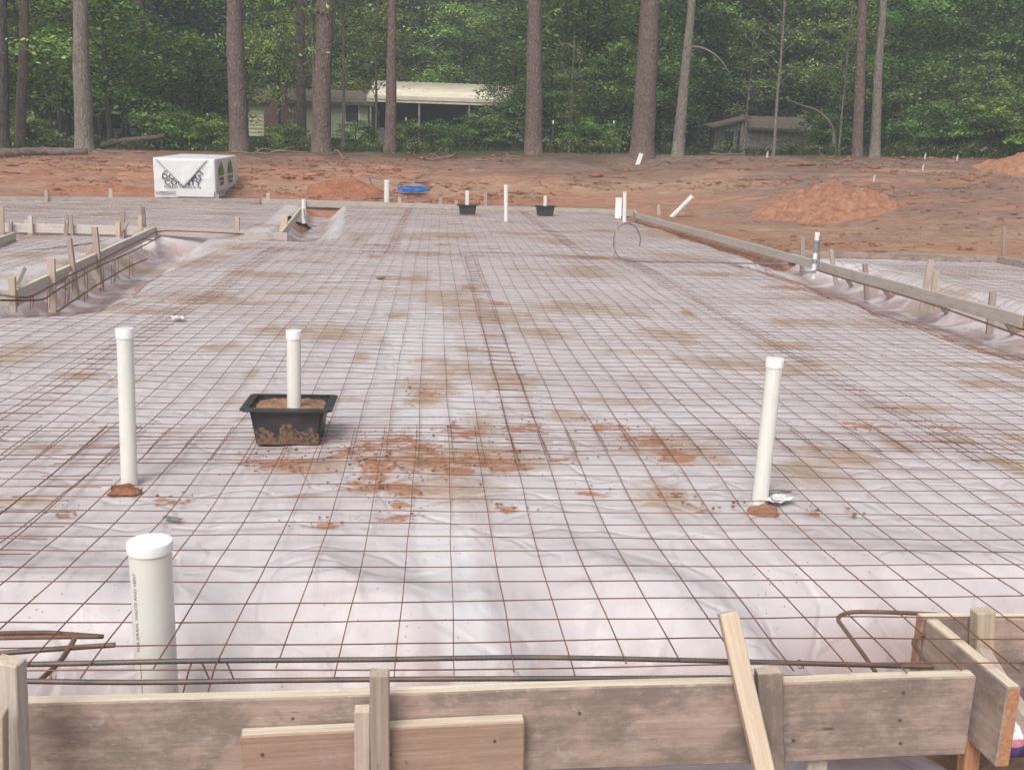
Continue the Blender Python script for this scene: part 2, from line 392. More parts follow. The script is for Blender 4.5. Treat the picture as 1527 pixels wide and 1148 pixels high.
M['leafbright'] = mk_leaf('bright_green_leaves', (.125, .20, .042), (.185, .285, .060), (.25, .36, .09))
M['leafdark'] = mk_leaf('dark_green_leaves', (.025, .055, .030), (.04, .085, .040), (.07, .125, .055))
M['leafyellow'] = mk_leaf('yellow_green_leaves', (.09, .11, .035), (.15, .19, .055), (.22, .26, .09))
M['grass'] = mk_leaf('grass_blades', (.06, .09, .03), (.10, .15, .045), (.17, .20, .08))

# ------------------------------------------------------------------ ground
def terrain():
    xs = np.concatenate([np.linspace(-220, -40, 19)[:-1], np.linspace(-40, -14, 53)[:-1], np.arange(-14, 14, .14), np.linspace(14, 40, 53), np.linspace(40, 220, 19)[1:]])
    ys = np.concatenate([np.linspace(-40, 1, 30)[:-1], np.arange(1, 36, .11), np.linspace(36, 100, 90), np.linspace(100, 400, 20)[1:]])
    X, Y = np.meshgrid(xs, ys); Z = terr(X, Y)
    v = np.stack([X, Y, Z], -1).reshape(-1, 3); nx = len(xs); ny = len(ys)
    i = np.arange(ny - 1)[:, None] * nx + np.arange(nx - 1)[None, :]
    q = np.stack([i, i + 1, i + nx + 1, i + nx], -1).reshape(-1, 4)
    me = np_mesh('ground', v, q, True)
    edge = 32.6 + 1.6 * fbm(X * .2, Y * .2, 5, 3) * 2 - .03 * X
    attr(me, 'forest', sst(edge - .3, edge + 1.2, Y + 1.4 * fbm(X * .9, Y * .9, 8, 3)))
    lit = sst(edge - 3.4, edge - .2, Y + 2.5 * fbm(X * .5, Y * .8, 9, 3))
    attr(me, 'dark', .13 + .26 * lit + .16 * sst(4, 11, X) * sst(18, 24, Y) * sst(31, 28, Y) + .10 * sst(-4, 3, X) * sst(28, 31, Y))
    track = np.exp(-((Y - 28.3 - .10 * X) / .8) ** 2) + np.exp(-((Y - 21.5 + .2 * (X - 8)) / 1.2) ** 2) * sst(4, 8, X)
    attr(me, 'tan', -.01 + .18 * track + .10 * sst(3, 9, X) - .08 * sst(-3, -8, X) + .25 * sst(3.5, 2.2, Y))
    attr(me, 'road', sst(69, 70, Y) * sst(79, 78, Y) * sst(-15, -17, X))
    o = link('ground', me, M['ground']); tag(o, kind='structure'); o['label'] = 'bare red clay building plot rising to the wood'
terrain()

# ------------------------------------------------------------------ plastic vapour barrier
STAINS = [(560,700,70,16,'c'),(680,705,60,14,'c'),(760,700,60,14,'c'),(520,680,50,12,'c'),(610,740,60,14,'c'),(840,690,40,8,'c'),(430,690,70,12,'c'),(540,730,40,14,'c'),(960,660,60,12,'c'),(1000,680,40,10,'c'),(640,690,80,22,'c'),(600,660,50,12,'c'),(720,690,70,18,'c'),(560,690,40,12,'c'),(800,700,50,10,'s'),(650,720,70,14,'s'),(590,760,40,10,'c'),(640,590,50,10,'c'),(400,692,60,13,'c'),(440,700,40,10,'c'),(590,735,60,16,'c'),(560,715,40,14,'c'),(255,748,48,9,'c'),(640,690,120,30,'s'),(760,690,90,26,'s'),(690,650,60,14,'c'),
 (620,672,60,12,'c'),(550,668,45,12,'c'),(990,672,95,26,'s'),(1010,690,60,14,'c'),(920,600,80,8,'s'),(640,578,75,20,'s'),(740,575,60,14,'s'),(1080,540,100,15,'s'),(1000,498,70,14,'s'),
 (1510,555,45,20,'s'),(1165,552,45,14,'s'),(630,540,36,6,'s'),(700,522,60,5,'s'),(660,440,70,9,'s'),(870,400,50,5,'s'),(1410,430,60,7,'s'),(1210,480,60,9,'s'),(1330,482,60,8,'s'),
 (930,468,60,7,'s'),(230,465,70,9,'s'),(560,383,28,4,'c'),(600,415,60,5,'s'),(100,767,24,6,'c'),(1210,770,22,7,'c'),(1268,772,12,6,'c'),(1135,765,30,12,'c'),(1050,765,30,6,'c'),
 (190,733,26,6,'c'),(905,640,45,9,'c'),(520,600,30,5,'s'),(1430,660,50,10,'s'),(1290,640,60,9,'c'),(1410,640,40,7,'c'),(1170,515,70,9,'s'),(780,640,50,10,'c'),(350,600,40,8,'s'),
 (60,670,60,9,'s'),(40,520,60,8,'s'),(120,560,50,8,'s'),(330,520,60,7,'s'),(470,640,40,7,'c'),(700,430,26,7,'c'),(745,455,22,7,'c'),(830,360,50,5,'s'),(900,345,40,4,'s'),(620,355,40,3,'s'),
 (560,365,35,3,'c'),(540,350,30,3,'s'),(780,350,60,4,'s'),(1000,380,60,5,'s'),(1060,410,60,6,'s'),(1180,430,60,6,'c'),(480,790,40,8,'c'),(760,765,30,7,'c'),(880,740,36,7,'c'),
 (590,780,50,8,'c'),(450,745,50,8,'s'),(1005,745,30,5,'c'),(60,310,60,3,'s'),(150,320,60,3,'s'),(330,318,50,3,'s'),(100,390,60,7,'s'),(40,380,50,6,'s'),(1440,412,50,5,'s')]
for _ in range(95):
    y_ = 330 + 430 * random.random() ** 1.2; STAINS.append((random.uniform(-50, 1560), y_, random.uniform(15, 110), random.uniform(.02, .13) * (y_ - 230) * .5, 's'))
ST = []
for (px, py, rx, ry, k) in STAINS:
    c = G(px, py); e = G(px + rx, py); t = G(px, py - ry); ST.append((c[0], c[1], abs(e[0] - c[0]), max(.05, abs(t[1] - c[1])), k))
MILK = [((565, 465), (660, 470), (720, 620), (600, 640)), ((600, 760), (680, 755), (760, 1000), (690, 1000)), ((620, 620), (665, 620), (700, 760), (610, 760))]
FOLDS = [(662, 610, 725, 900, .012, .022), (700, 860, 800, 1000, .018, .03), (300, 890, 450, 930, .016, .03), (380, 860, 330, 950, .014, .025), (1100, 850, 1180, 990, .018, .03), (960, 850, 1110, 900, .014, .02), (80, 930, 190, 850, .014, .03), (560, 470, 600, 640, .008, .03), (1180, 770, 1330, 900, .012, .02), (420, 740, 520, 900, .010, .02), (800, 760, 900, 860, .010, .02), (240, 640, 330, 700, .009, .02), (1010, 600, 1120, 690, .010, .02), (620, 930, 640, 1010, .014, .03), (1220, 900, 1400, 870, .014, .025), (860, 870, 960, 960, .014, .02), (500, 860, 580, 960, .012, .02), (100, 800, 330, 830, .009, .02), (700, 560, 900, 590, .007, .02), (330, 480, 520, 560, .007, .03)]
def plastic():
    xs = np.concatenate([np.arange(-14, -6, .15), np.arange(-6, 6, .035), np.arange(6, 9.01, .07)])
    ys = [2.34]
    while ys[-1] < 26: ys.append(ys[-1] + max(.018, .0055 * ys[-1]))
    ys = np.array(ys); X, Y = np.meshgrid(xs, ys); Z = zslab(X, Y)
    # sagging film: folds and crumples
    cr = 1 - np.abs(2 * vn(X * 1.7 + 1.5 * fbm(X, Y, 70), Y * 1.2 + 1.2 * fbm(X, Y, 71), 72) - 1)
    cr2 = 1 - np.abs(2 * vn(X * 4.2 + fbm(X * 2, Y * 2, 73), Y * 2.6 + fbm(X * 2, Y * 2, 74), 75) - 1)
    near = sst(6.5, 3.0, Y)
    for (x0_, y0_, x1_, y1_, hh_, ww_) in FOLDS:
        a_ = G(x0_, y0_); b_ = G(x1_, y1_); d_ = segd(X + .03 * fbm(X * 3, Y * 3, 80, 2), Y, a_[:2], b_[:2]); Z = Z + hh_ * np.exp(-d_ / ww_)
    Z = Z + (.004 + .007 * near) * cr ** 5 + (.003 + .003 * near) * cr2 ** 6 + .020 * fbm(X * 2.2, Y * 1.6, 76, 3)
    # broad drapes where it hangs down to the footing
    Z = Z + near * sst(3.7, 2.8, Y) * .07 * np.sin(X * 5.2 + 2.2 * fbm(X * .8, Y * .8, 77, 2) * 3 + Y * 3.0)
    stain = np.zeros_like(X); clay = np.zeros_like(X)
    for (cx, cy, rx, ry, k) in ST:
        g = np.exp(-(((X - cx) / rx) ** 2 + ((Y - cy) / ry) ** 2) * 1.1)
        if k == 's': np.maximum(stain, g, out=stain)
        else: np.maximum(clay, g, out=clay)
    milky = np.zeros_like(X)
    for p in MILK:
        w = [tuple(G(a, b)[:2]) for a, b in p]; milky = np.maximum(milky, inpoly(X, Y, w) * .55)
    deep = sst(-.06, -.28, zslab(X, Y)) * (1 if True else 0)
    nx = len(xs); i = np.arange(len(ys) - 1)[:, None] * nx + np.arange(nx - 1)[None, :]
    q = np.stack([i, i + 1, i + nx + 1, i + nx], -1).reshape(-1, 4)
    xm = ((X[:-1, :-1] + X[1:, 1:]) / 2).ravel(); ym = ((Y[:-1, :-1] + Y[1:, 1:]) / 2).ravel()
    ins = inpoly(xm, ym, FOOT)
    torn = np.zeros_like(ins)
    for (px, py, rx, ry) in ((445, 322, .2, 1.2),):
        c = G(px, py); torn |= (((xm - c[0]) / rx) ** 2 + ((ym - c[1]) / ry) ** 2 + 1.2 * fbm(xm * 8, ym * 8, 90, 2)) < 1
    ins &= ~torn
    lp = (ym > 9.2) & (ym < 16.45) & (xm < xc(ym)); lr = (ym >= 16.45) & (xm < xl(ym)); rs = (xm > xr(ym)) & (ym < 15.2)
    V = np.stack([X, Y, Z], -1).reshape(-1, 3); S = stain.ravel(); C = clay.ravel(); Mk = milky.ravel(); Dp = deep.ravel()
    for nm, lab, mask in (('plastic_sheet', 'large milky plastic sheet under the wire mesh of the main slab', ins & ~lp & ~lr & ~rs),
                          ('plastic_sheet', 'plastic sheet in the small porch bay left of the diagonal form board', ins & lp),
                          ('plastic_sheet', 'plastic sheet in the rear left bay behind the stakes', ins & lr),
                          ('plastic_sheet', 'plastic sheet in the side bay right of the long form board', ins & rs)):
        qq = q[mask]; u, inv = np.unique(qq, return_inverse=True)
        me = np_mesh(nm, V[u], inv.reshape(-1, 4), True)
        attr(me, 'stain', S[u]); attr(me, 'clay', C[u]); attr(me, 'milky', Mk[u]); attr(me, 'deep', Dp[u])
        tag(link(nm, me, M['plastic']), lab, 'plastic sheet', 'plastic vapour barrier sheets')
plastic()

def crumbs():
    rg = np.random.default_rng(55); V = []; Q = []; n = 0
    for (cx, cy, rx, ry, k) in ST:
        if k != 'c' or cy > 12: continue
        for _ in range(int(14 + 600 * rx * ry) if cy < 6.5 else 9):
            x = cx + rg.normal() * rx * .7; y = cy + rg.normal() * ry * .7; sz = rg.gamma(1.5, .0024) + .0015
            if sz > .013 or not inpoly(np.array(x), np.array(y), FOOT): continue
            p = np.array([(1, 0, 0), (0, 1, 0), (-1, 0, 0), (0, -1, 0), (0, 0, .6), (0, 0, -.6)]) * sz * (1 + .35 * rg.normal(0, 1, (6, 1))) + (x, y, float(zslab(x, y)) + .020); V.append(p)
            for a_, b_ in ((0, 1), (1, 2), (2, 3), (3, 0)): Q += [(n + a_, n + b_, n + 4), (n + b_, n + a_, n + 5)]
            n += 6
    tag(link('mud_crumbs', np_mesh('mud_crumbs', np.concatenate(V), np.array(Q)), M['mound']), 'crumbs of red clay tracked onto the plastic', kind='stuff')
crumbs()

# ------------------------------------------------------------------ welded wire mesh
CELL = .1524
def ok_main(x, y):
    a = (y > 2.325) & (y < 25.25) & (x < xr(y) - .32)
    left = np.where(y < 9.6, np.where(y < 8.5, -7.0, -2.85), np.where(y < 15.7, np.interp(y, [8.4, 13.7, 15.7], [-2.95, -2.95, -2.55]), np.interp(y, [15.7, 16.2, 25], [-1.75, -1.55, -2.2])))
    return a & (x > left)
def ok_any(x, y): return np.ones(np.shape(x), bool)
def wire_sheet(label, x0, x1, y0, y1, dz, seed, ok, rot=0.0, step=.076, pr=.0020):
    rg = np.random.default_rng(seed); tb = TB(); c0 = np.array([(x0 + x1) / 2, (y0 + y1) / 2])
    def place(u, v):
        a = c0[0] + (u - c0[0]) * math.cos(rot) - (v - c0[1]) * math.sin(rot); b = c0[1] + (u - c0[0]) * math.sin(rot) + (v - c0[1]) * math.cos(rot)
        a2 = a + .045 * fbm(a * .9, b * .35, seed, 2) + .010 * fbm(a * 3, b * 2, seed + 2, 2)
        b2 = b + .035 * fbm(a * .6, b * .9, seed + 5, 2) + .012 * fbm(a * 3, b * 3, seed + 7, 2)
        z = np.where(b2 < 4.0, np.maximum(zslab(a2, b2), .0), np.maximum(zslab(a2, b2), -.20)) + .022 + dz + .030 * fbm(a2 * .9, b2 * .9, seed + 9, 3)
        lift = sst(3.9, 2.30, b2); z = z * (1 - lift) + lift * (.115 + .02 * fbm(a2 * 1.2, b2, seed + 11, 2)) 
        return a2, b2, z
    def run(u, v, off):
        ph = rg.uniform(0, 90, 2); w_ = rg.uniform(.006, .030); k_ = u + v; u = u + w_ * fbm(k_ * .7 + ph[0], k_ * 0, seed + 20, 3); v = v + w_ * fbm(k_ * .7 + ph[1], k_ * 0, seed + 24, 3)
        a, b, z = place(u, v); z = z + .020 * fbm(k_ * .8 + ph[0], k_ * 0 + ph[1], seed + 28, 2); m = ok(a, b); i = 0; n = len(a)
        while i < n:
            if not m[i]: i += 1; continue
            j = i
            while j < n and m[j]: j += 1
            if j - i > 2: tb.tube(np.stack([a[i:j], b[i:j], z[i:j] + off], -1), pr, 4, False)
            i = j
    ex = .025
    for x in np.arange(x0, x1 + .01, CELL):
        v = np.arange(y0 - ex * rg.uniform(.2, 2), y1 + ex, step); run(np.full_like(v, x), v, .0)
    for y in np.arange(y0, y1 + .01, CELL):
        u = np.arange(x0 - ex, x1 + ex * rg.uniform(.2, 2), step); run(u, np.full_like(u, y), .0035)
    return tag(link('wire_mesh_sheet', tb.mesh('wire_mesh', False), M['rust']), label, 'wire mesh', 'welded wire mesh sheets laid over the slab')
wire_sheet('rusty wire mesh sheet nearest the front form board', -1.62, 5.4, 2.365, 5.0, .010, 101, ok_main, .0)
wire_sheet('rusty wire mesh sheet at the lower left corner past the near capped pipe', -4.2, -1.36, 2.46, 5.0, .018, 131, ok_main, .012)
wire_sheet('rusty wire mesh sheet left of the soil filled tub', -4.3, -2.05, 4.45, 14.2, .0, 103, ok_main, -.004)
wire_sheet('rusty wire mesh sheet around the near soil filled tub', -2.22, .55, 4.42, 14.3, .008, 105, ok_main, .003)
wire_sheet('rusty wire mesh sheet up the middle of the slab', .40, 2.75, 4.62, 14.4, .0, 107, ok_main, -.003)
wire_sheet('rusty wire mesh sheet in front of the right form board', 2.60, 5.4, 4.45, 14.1, .008, 109, ok_main, .002)
wire_sheet('rusty wire mesh sheet at the far left of the slab by the trench', -2.9, -.55, 13.9, 25.2, .006, 111, ok_main, .002)
wire_sheet('rusty wire mesh sheet in front of the far tub and tall white pipe', -.70, 2.2, 14.0, 25.2, .0, 113, ok_main, .0)
wire_sheet('rusty wire mesh sheet below the grey conduit loop', 2.05, 5.2, 13.8, 25.2, .006, 115, ok_main, -.002)
wire_sheet('wire mesh sheet in the left porch bay', -8.5, -4.6, 9.6, 15.9, .0, 117, lambda x, y: (x < xc(y) - .35) & (y < 15.9), .02)
wire_sheet('wire mesh sheet in the rear left bay', -11, -3.1, 17.1, 25.3, .0, 119, lambda x, y: (x < xl(y) - .45) & inpoly(x, y, FOOT) & (polyd(x, y, FOOT) > .35), .0)
wire_sheet('wire mesh sheet in the right side bay', 5.6, 8.6, 6.5, 14.7, .0, 121, lambda x, y: (x > xr(y) + .6), .0)

# ------------------------------------------------------------------ timber
def beam_mesh(L, w, h, wob=.0, cuts=1, bev=.004, seed=0, rough_end=0.0, ends=True):
    """length on x from 0, width on y (centred), height on z downward from 0; slots: 0 faces, 1 top and bottom edge, 2 end grain"""
    bm = bmesh.new(); n = max(1, cuts); rg = random.Random(seed); prev = None; rings = []
    for i in range(n + 1):
        x = L * i / n; dy = wob * (rg.random() - .5); dz = wob * (rg.random() - .5)
        e = rough_end * (rg.random() - .5) if i in (0, n) else 0
        rings.append([bm.verts.new((x + e * rg.random(), sy * w / 2 + dy, (0 if top else -h) + dz)) for sy, top in ((-1, 1), (1, 1), (1, 0), (-1, 0))])
    for a, b in zip(rings, rings[1:]):
        for k in range(4):
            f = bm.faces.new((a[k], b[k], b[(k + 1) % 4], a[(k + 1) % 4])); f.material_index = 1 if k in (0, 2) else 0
    for r in (rings[0], rings[-1][::-1]):
        f = bm.faces.new(r); f.material_index = 2
    if bev:
        bm.normal_update(); bmesh.ops.bevel(bm, geom=[e for e in bm.edges if e.calc_face_angle(0) > .6], offset=bev, segments=1, affect='EDGES', profile=.6)
    return bm_mesh(bm, 'timber')
def orient(o, a, b, up=(0, 0, 1)):
    a = Vector(a); b = Vector(b); x = (b - a).normalized(); u = Vector(up)
    y = u.cross(x).normalized(); z = x.cross(y)
    o.matrix_world = Matrix(((x[0], y[0], z[0], a[0]), (x[1], y[1], z[1], a[1]), (x[2], y[2], z[2], a[2]), (0, 0, 0, 1)))
    return o
_s = [0]
def board(label, a, b, w=.038, h=.14, mats=('grey', 'greytop', 'end'), name='form_board', wob=.004, group=None, cat='form board'):
    _s[0] += 1; L = (Vector(b) - Vector(a)).length
    o = link(name, beam_mesh(L, w, h, wob, max(1, int(L / (.22 if L < 3.2 and a[1] < 4 else .6))), .004, _s[0], .01), [M[k] for k in mats])
    orient(o, a, b); return tag(o, label, cat, group)
def stake(label, top, bot, w=.038, d=.038, m='stake', name='form_stake', yaw=None, group='wooden stakes holding the form boards', cat='stake', tip='stakenew', wob=.002):
    _s[0] += 1; L = (Vector(bot) - Vector(top)).length
    me = beam_mesh(L, w, d, wob, max(1, int(L / .25)), .0025, _s[0], .012)
    me.transform(Matrix.Translation((0, 0, d / 2)))
    o = link(name, me, [M[m], M[m], M[tip]])
    rg = random.Random(_s[0]); yw = yaw if yaw is not None else rg.uniform(-.2, .2)
    orient(o, top, bot, (math.sin(yw), -math.cos(yw), 0)); return tag(o, label, cat, group)

FB = 'form boards around the slab'
# --- front
a = G(-90, 1046, .1); b = G(1452, 1003, .1)
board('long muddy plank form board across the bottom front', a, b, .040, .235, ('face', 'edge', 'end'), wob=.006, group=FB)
fy = lambda px: float(np.interp(px, [-90, 1452], [a[1], b[1]]))
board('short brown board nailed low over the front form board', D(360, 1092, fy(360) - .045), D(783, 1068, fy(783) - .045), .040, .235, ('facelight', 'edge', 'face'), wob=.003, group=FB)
c0 = G(1392, 927, .1); c1 = G(1482, 1022, .1)
c0[0] = 1.495; c1[0] = 1.522; c0[1] = 2.675; c1[1] = 2.275
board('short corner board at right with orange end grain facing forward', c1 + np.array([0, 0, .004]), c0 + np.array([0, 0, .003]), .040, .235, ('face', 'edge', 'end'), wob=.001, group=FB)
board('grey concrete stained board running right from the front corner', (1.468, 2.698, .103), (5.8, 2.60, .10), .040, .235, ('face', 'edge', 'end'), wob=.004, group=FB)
stake('upright square stake in front of the front form board', D(566, 1000, fy(566) - .088), D(568, 1190, fy(566) - .088), .046, .038, 'stake', yaw=.0)
stake('low split stake beside the upright stake at the front board', D(540, 1055, fy(540) - .086), D(540, 1200, fy(540) - .084), .038, .036, 'stake', yaw=.05)
stake('pale leaning brace stake propped over the front board', D(1085, 912, fy(1085) + .012), D(1148, 1185, fy(1085) - .15), .048, .040, 'stakenew', yaw=.0, tip='stakenew')
stake('short grey stake behind the pale leaning brace', D(1146, 1000, fy(1146) - .042), D(1150, 1180, fy(1146) - .042), .066, .036, 'face', yaw=.0)
stake('wide dark grey post at the left front corner', D(13, 985, 2.12), D(24, 1200, 2.12), .062, .04, 'grey', yaw=-.25)
stake('pale stake cut off by the left front edge', D(-6, 1060, 2.03), D(-3, 1230, 2.03), .04, .04, 'stakenew', yaw=.1)
stake('tall round topped stake behind the right front corner board', D(1466, 908, 2.645), D(1458, 1080, 2.645), .058, .042, 'stakenew', yaw=.1, tip='stakenew')
stake('brown diagonal brace running down from the right front stake', D(1462, 972, 2.60), D(1560, 1125, 2.30), .05, .038, 'stake', yaw=.3, name='form_brace', cat='brace')
stake('dark stub stake under the front board near the corner', D(1216, 1128, fy(1216) + .03), D(1214, 1190, fy(1216) + .03), .055, .04, 'grey', yaw=0)
stake('reddish stub stake below the right corner board', D(1448, 1090, 2.42), D(1440, 1180, 2.42), .045, .04, 'end', yaw=0)

def nails(o, pts):
    for (x, z) in pts:
        bm = bmesh.new(); bmesh.ops.create_cone(bm, cap_ends=True, segments=10, radius1=.0045, radius2=.004, depth=.004)
        q = link('nail_head', bm_mesh(bm, 'nail_head'), M['rebar'], o); q.rotation_euler = (R(90), 0, 0); q.location = (x, -.0215, z)
fbo = [o for o in COL.objects if o.get('label', '').startswith('long muddy plank')][0]; nails(fbo, [(.83, -.06), (.86, -.16), (1.55, -.07), (2.08, -.05), (2.13, -.17), (2.42, -.04), (2.42, -.12), (2.43, -.19)])
fbs = [o for o in COL.objects if o.get('label', '').startswith('short brown board')][0]; nails(fbs, [(.05, -.05), (.06, -.14), (.36, -.07), (.62, -.05), (.63, -.15)])

# --- sides and rear
board('long form board down the right side of the slab', (4.82, 24.2, .10), (5.46, 8.87, .10), .038, .125, group=FB)
board('right side form board nearest the frame edge', (5.475, 8.85, .10), (5.85, 2.66, .10), .038, .125, group=FB)
board('short form board at the far right corner of the slab', (5.02, 25.6, .10), (4.815, 24.22, .10), .038, .17, ('greyold', 'greytop', 'end'), group=FB)
board('form board along the far edge right of the black tubs', (.62, 25.62, .10), (5.0, 25.62, .10), .038, .17, ('greyold', 'greytop', 'end'), group=FB)
board('form board along the far edge left of the black tubs', (-4.3, 25.66, .12), (.60, 25.62, .11), .038, .17, ('greyold', 'greytop', 'end'), group=FB)
board('long grey form board below the wrapped lumber stack', (-14, 22.2, .10), (-4.4, 25.92, .10), .038, .24, ('greyold', 'greytop', 'end'), group=FB)
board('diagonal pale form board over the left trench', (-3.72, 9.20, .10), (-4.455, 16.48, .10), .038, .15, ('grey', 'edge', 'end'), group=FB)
board('form board at the left frame edge meeting the diagonal board', (-7, 9.30, .10), (-3.70, 9.165, .10), .038, .15, group=FB)
board('form board crossing right from the end of the diagonal board', (-4.46, 16.52, .10), (-2.30, 16.02, .09), .038, .14, group=FB)
board('form board crossing left behind the cluster of stakes', (-9.5, 16.62, .09), (-4.62, 16.46, .10), .038, .14, group=FB)
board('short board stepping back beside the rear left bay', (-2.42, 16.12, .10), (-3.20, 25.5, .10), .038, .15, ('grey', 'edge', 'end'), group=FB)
f0 = G(21, 346, .12); f1 = G(-60, 376, .12)
board('stub of a form board at the left frame edge', f0, f1, .038, .20, ('greytop', 'edge', 'end'), group=FB)
board('far form board of the right side bay', (5.36, 15.02, .10), (8.66, 15.0, .10), .038, .16, ('face', 'edge', 'end'), group=FB)
board('outer form board of the right side bay', (8.66, 14.97, .10), (8.85, 6.0, .10), .038, .24, ('face', 'greytop', 'end'), group=FB)

def pstake(label, tx, ty, bx, by, Y, w=.07, m='stake', **k):
    return stake(label, D(tx, ty, Y), D(bx, by + 4, Y), w, .038, m, **k)
yc = lambda px: float(np.interp(px, [23, 232], [9.2, 16.5]))
def Yc(px):                                      # depth of the diagonal board where it is seen at this column
    best = min(np.linspace(9.2, 16.5, 200), key=lambda Y: abs(640 + xc(Y) / Y * 1500 - px)); return float(best)
pstake('stake at the near corner of the diagonal board', 18, 412, 20, 462, 9.12, .055, 'stakenew')
pstake('wide stake behind the near part of the diagonal board', 76, 385, 79, 462, Yc(77) + .10, .075)
pstake('leaning stake crossing the middle of the diagonal board', 103, 355, 115, 443, Yc(108) + .10, .055)
pstake('stake behind the upper part of the diagonal board', 141, 339, 150, 426, Yc(146) + .12, .07)
pstake('orange stake at the far end of the diagonal board', 209, 321, 208, 396, 15.9, .06, 'stakenew')
pstake('dark stake just beyond the orange stake', 213, 308, 215, 335, 16.62, .06, 'face')
pstake('tall stake left of the orange stake', 183, 315, 181, 362, 16.42, .075)
pstake('pale short stake in front of the crossing board', 176, 331, 177, 392, 16.0, .07, 'stakenew')
pstake('dark paired stake in the middle of the crossing board', 100, 319, 97, 362, 16.48, .06, 'face')
pstake('split brown stake leaning beside the dark paired stake', 105, 320, 109, 362, 16.43, .05, 'stake')
pstake('dark grey stake near the left end of the crossing board', 45, 322, 46, 368, 16.45, .075, 'grey')
pstake('short pale stub behind the dark grey stake', 39, 328, 40, 345, 16.6, .05, 'stakenew')
pstake('small dark stub by the stub board', 16, 331, 16, 348, 16.45, .05, 'face')
pstake('pale stake at the left frame edge by the rear bay', 2, 309, 3, 350, 15.9, .07, 'stakenew')
pstake('stake on the crossing board halfway to the slab', 354, 324, 354, 360, 16.2, .07)
pstake('second stake right beside the halfway stake', 360, 345, 361, 362, 16.28, .05, 'grey')
pstake('wide pale block stake at the step in the board', 425, 320, 421, 345, 17.6, .11, 'stakenew')
stake('brace leaning from the near corner of the diagonal board', D(35, 402, 9.9), D(23, 428, 9.25), .05, .036, 'stake', name='form_brace', cat='brace')
stake('brace leaning against the upper diagonal board', D(143, 368, 12.4), D(131, 381, 12.9), .06, .036, 'stakenew', name='form_brace', cat='brace')
stake('brace leaning against the tall stake', D(190, 331, 16.2), D(178, 352, 16.1), .05, .036, 'stake', name='form_brace', cat='brace')
stake('brace under the middle of the diagonal board', D(106, 408, 10.9), D(98, 430, 10.6), .05, .036, 'stake', name='form_brace', cat='brace')
# right side
def Yr(px):
    return float(min(np.linspace(8.5, 24, 400), key=lambda Y: abs(640 + 8 + xr(Y) / Y * 1500 - px)))
pstake('stake on the right form board just left of the taped pipe', 1197, 353, 1196, 402, Yr(1197) - .08, .06)
pstake('leaning stake just right of the taped pipe', 1239, 372, 1247, 420, Yr(1243) + .1, .055, 'grey')
pstake('stake third from the far end of the right board', 1290, 393, 1293, 444, Yr(1292) + .1, .062)
pstake('taller of the paired stakes on the right board', 1388, 387, 1374, 461, Yr(1380) + .1, .062)
pstake('shorter of the paired stakes on the right board', 1396, 404, 1387, 463, Yr(1392) + .06, .066, 'stakenew')
pstake('stake on the right board nearest the frame edge', 1481, 435, 1475, 494, Yr(1478) + .08, .066, 'stake')
pstake('tall thin stake at the outer corner of the right bay', 1497, 338, 1496, 388, 15.1, .055, 'stake')
for lab, x0, y0, x1, y1 in (('clay caked brace below the third right stake', 1305, 412, 1327, 444), ('clay caked brace below the paired right stakes', 1396, 446, 1413, 466),
                            ('clay caked brace at the right frame edge', 1494, 468, 1512, 498), ('thin brace below the leaning right stake', 1253, 400, 1270, 427)):
    Yb = Yr(x0) - .03; stake(lab, D(x0, y0, Yb), GP(x1, y1), .05, .034, 'stake', name='form_brace', cat='brace', tip='end')
def clod(label, p, s, m='mound', name='clay_clod', cat='clay clod', seed=0, group=None, sq=.6):
    bm = bmesh.new(); bmesh.ops.create_icosphere(bm, subdivisions=3, radius=1)
    for v in bm.verts:
        k = 1 + .5 * float(fbm(v.co.x * 1.4 + seed, v.co.y * 1.4 + v.co.z, seed, 3)) * 1.6
        v.co = Vector((v.co.x * s * k, v.co.y * s * k, v.co.z * s * sq * k))
    o = link(name, bm_mesh(bm, name, True), M[m]); o.location = Vector(p); return tag(o, label, cat, group)
for lab, px, py, k in (('red clay lump at the foot of the third right brace', 1330, 441, 1), ('red clay lump by the paired right stakes', 1412, 462, 2), ('red clay lump at the right frame edge brace', 1515, 493, 3)):
    p = GP(px, py); clod(lab, p, .06, 'mound', seed=k, sq=.45)
# stubs behind the far boards
for lab, x, y0, y1 in (('stub stake behind the far left board near the frame edge', 69, 283, 300), ('stub stake behind the far left board beside the lumber stack', 165, 281, 300),
                       ('stub stake at the right foot of the lumber stack', 324, 289, 303), ('stub stake behind the far board near the step', 400, 288, 303),
                       ('stub stake behind the far board right of the capped white pipe', 596, 294, 310), ('stub stake behind the far board below the blue hose', 657, 294, 312),
                       ('taller stub stake right of the first black tub', 724, 287, 312), ('pale stub stake left of the first black tub', 680, 299, 312), ('dusty stub stake behind the far right corner', 982, 306, 332)):
    xx = D(x, y1, 25)[0]; Yb = float(np.interp(xx, [-14, -4.4], [22.2, 25.92])) + .07 if xx < -4.4 else 25.70
    if x == 982: Yb = 25.5
    stake(lab, D(x, y0, Yb), D(x, y1 + 4, Yb), .085, .04, 'stake')

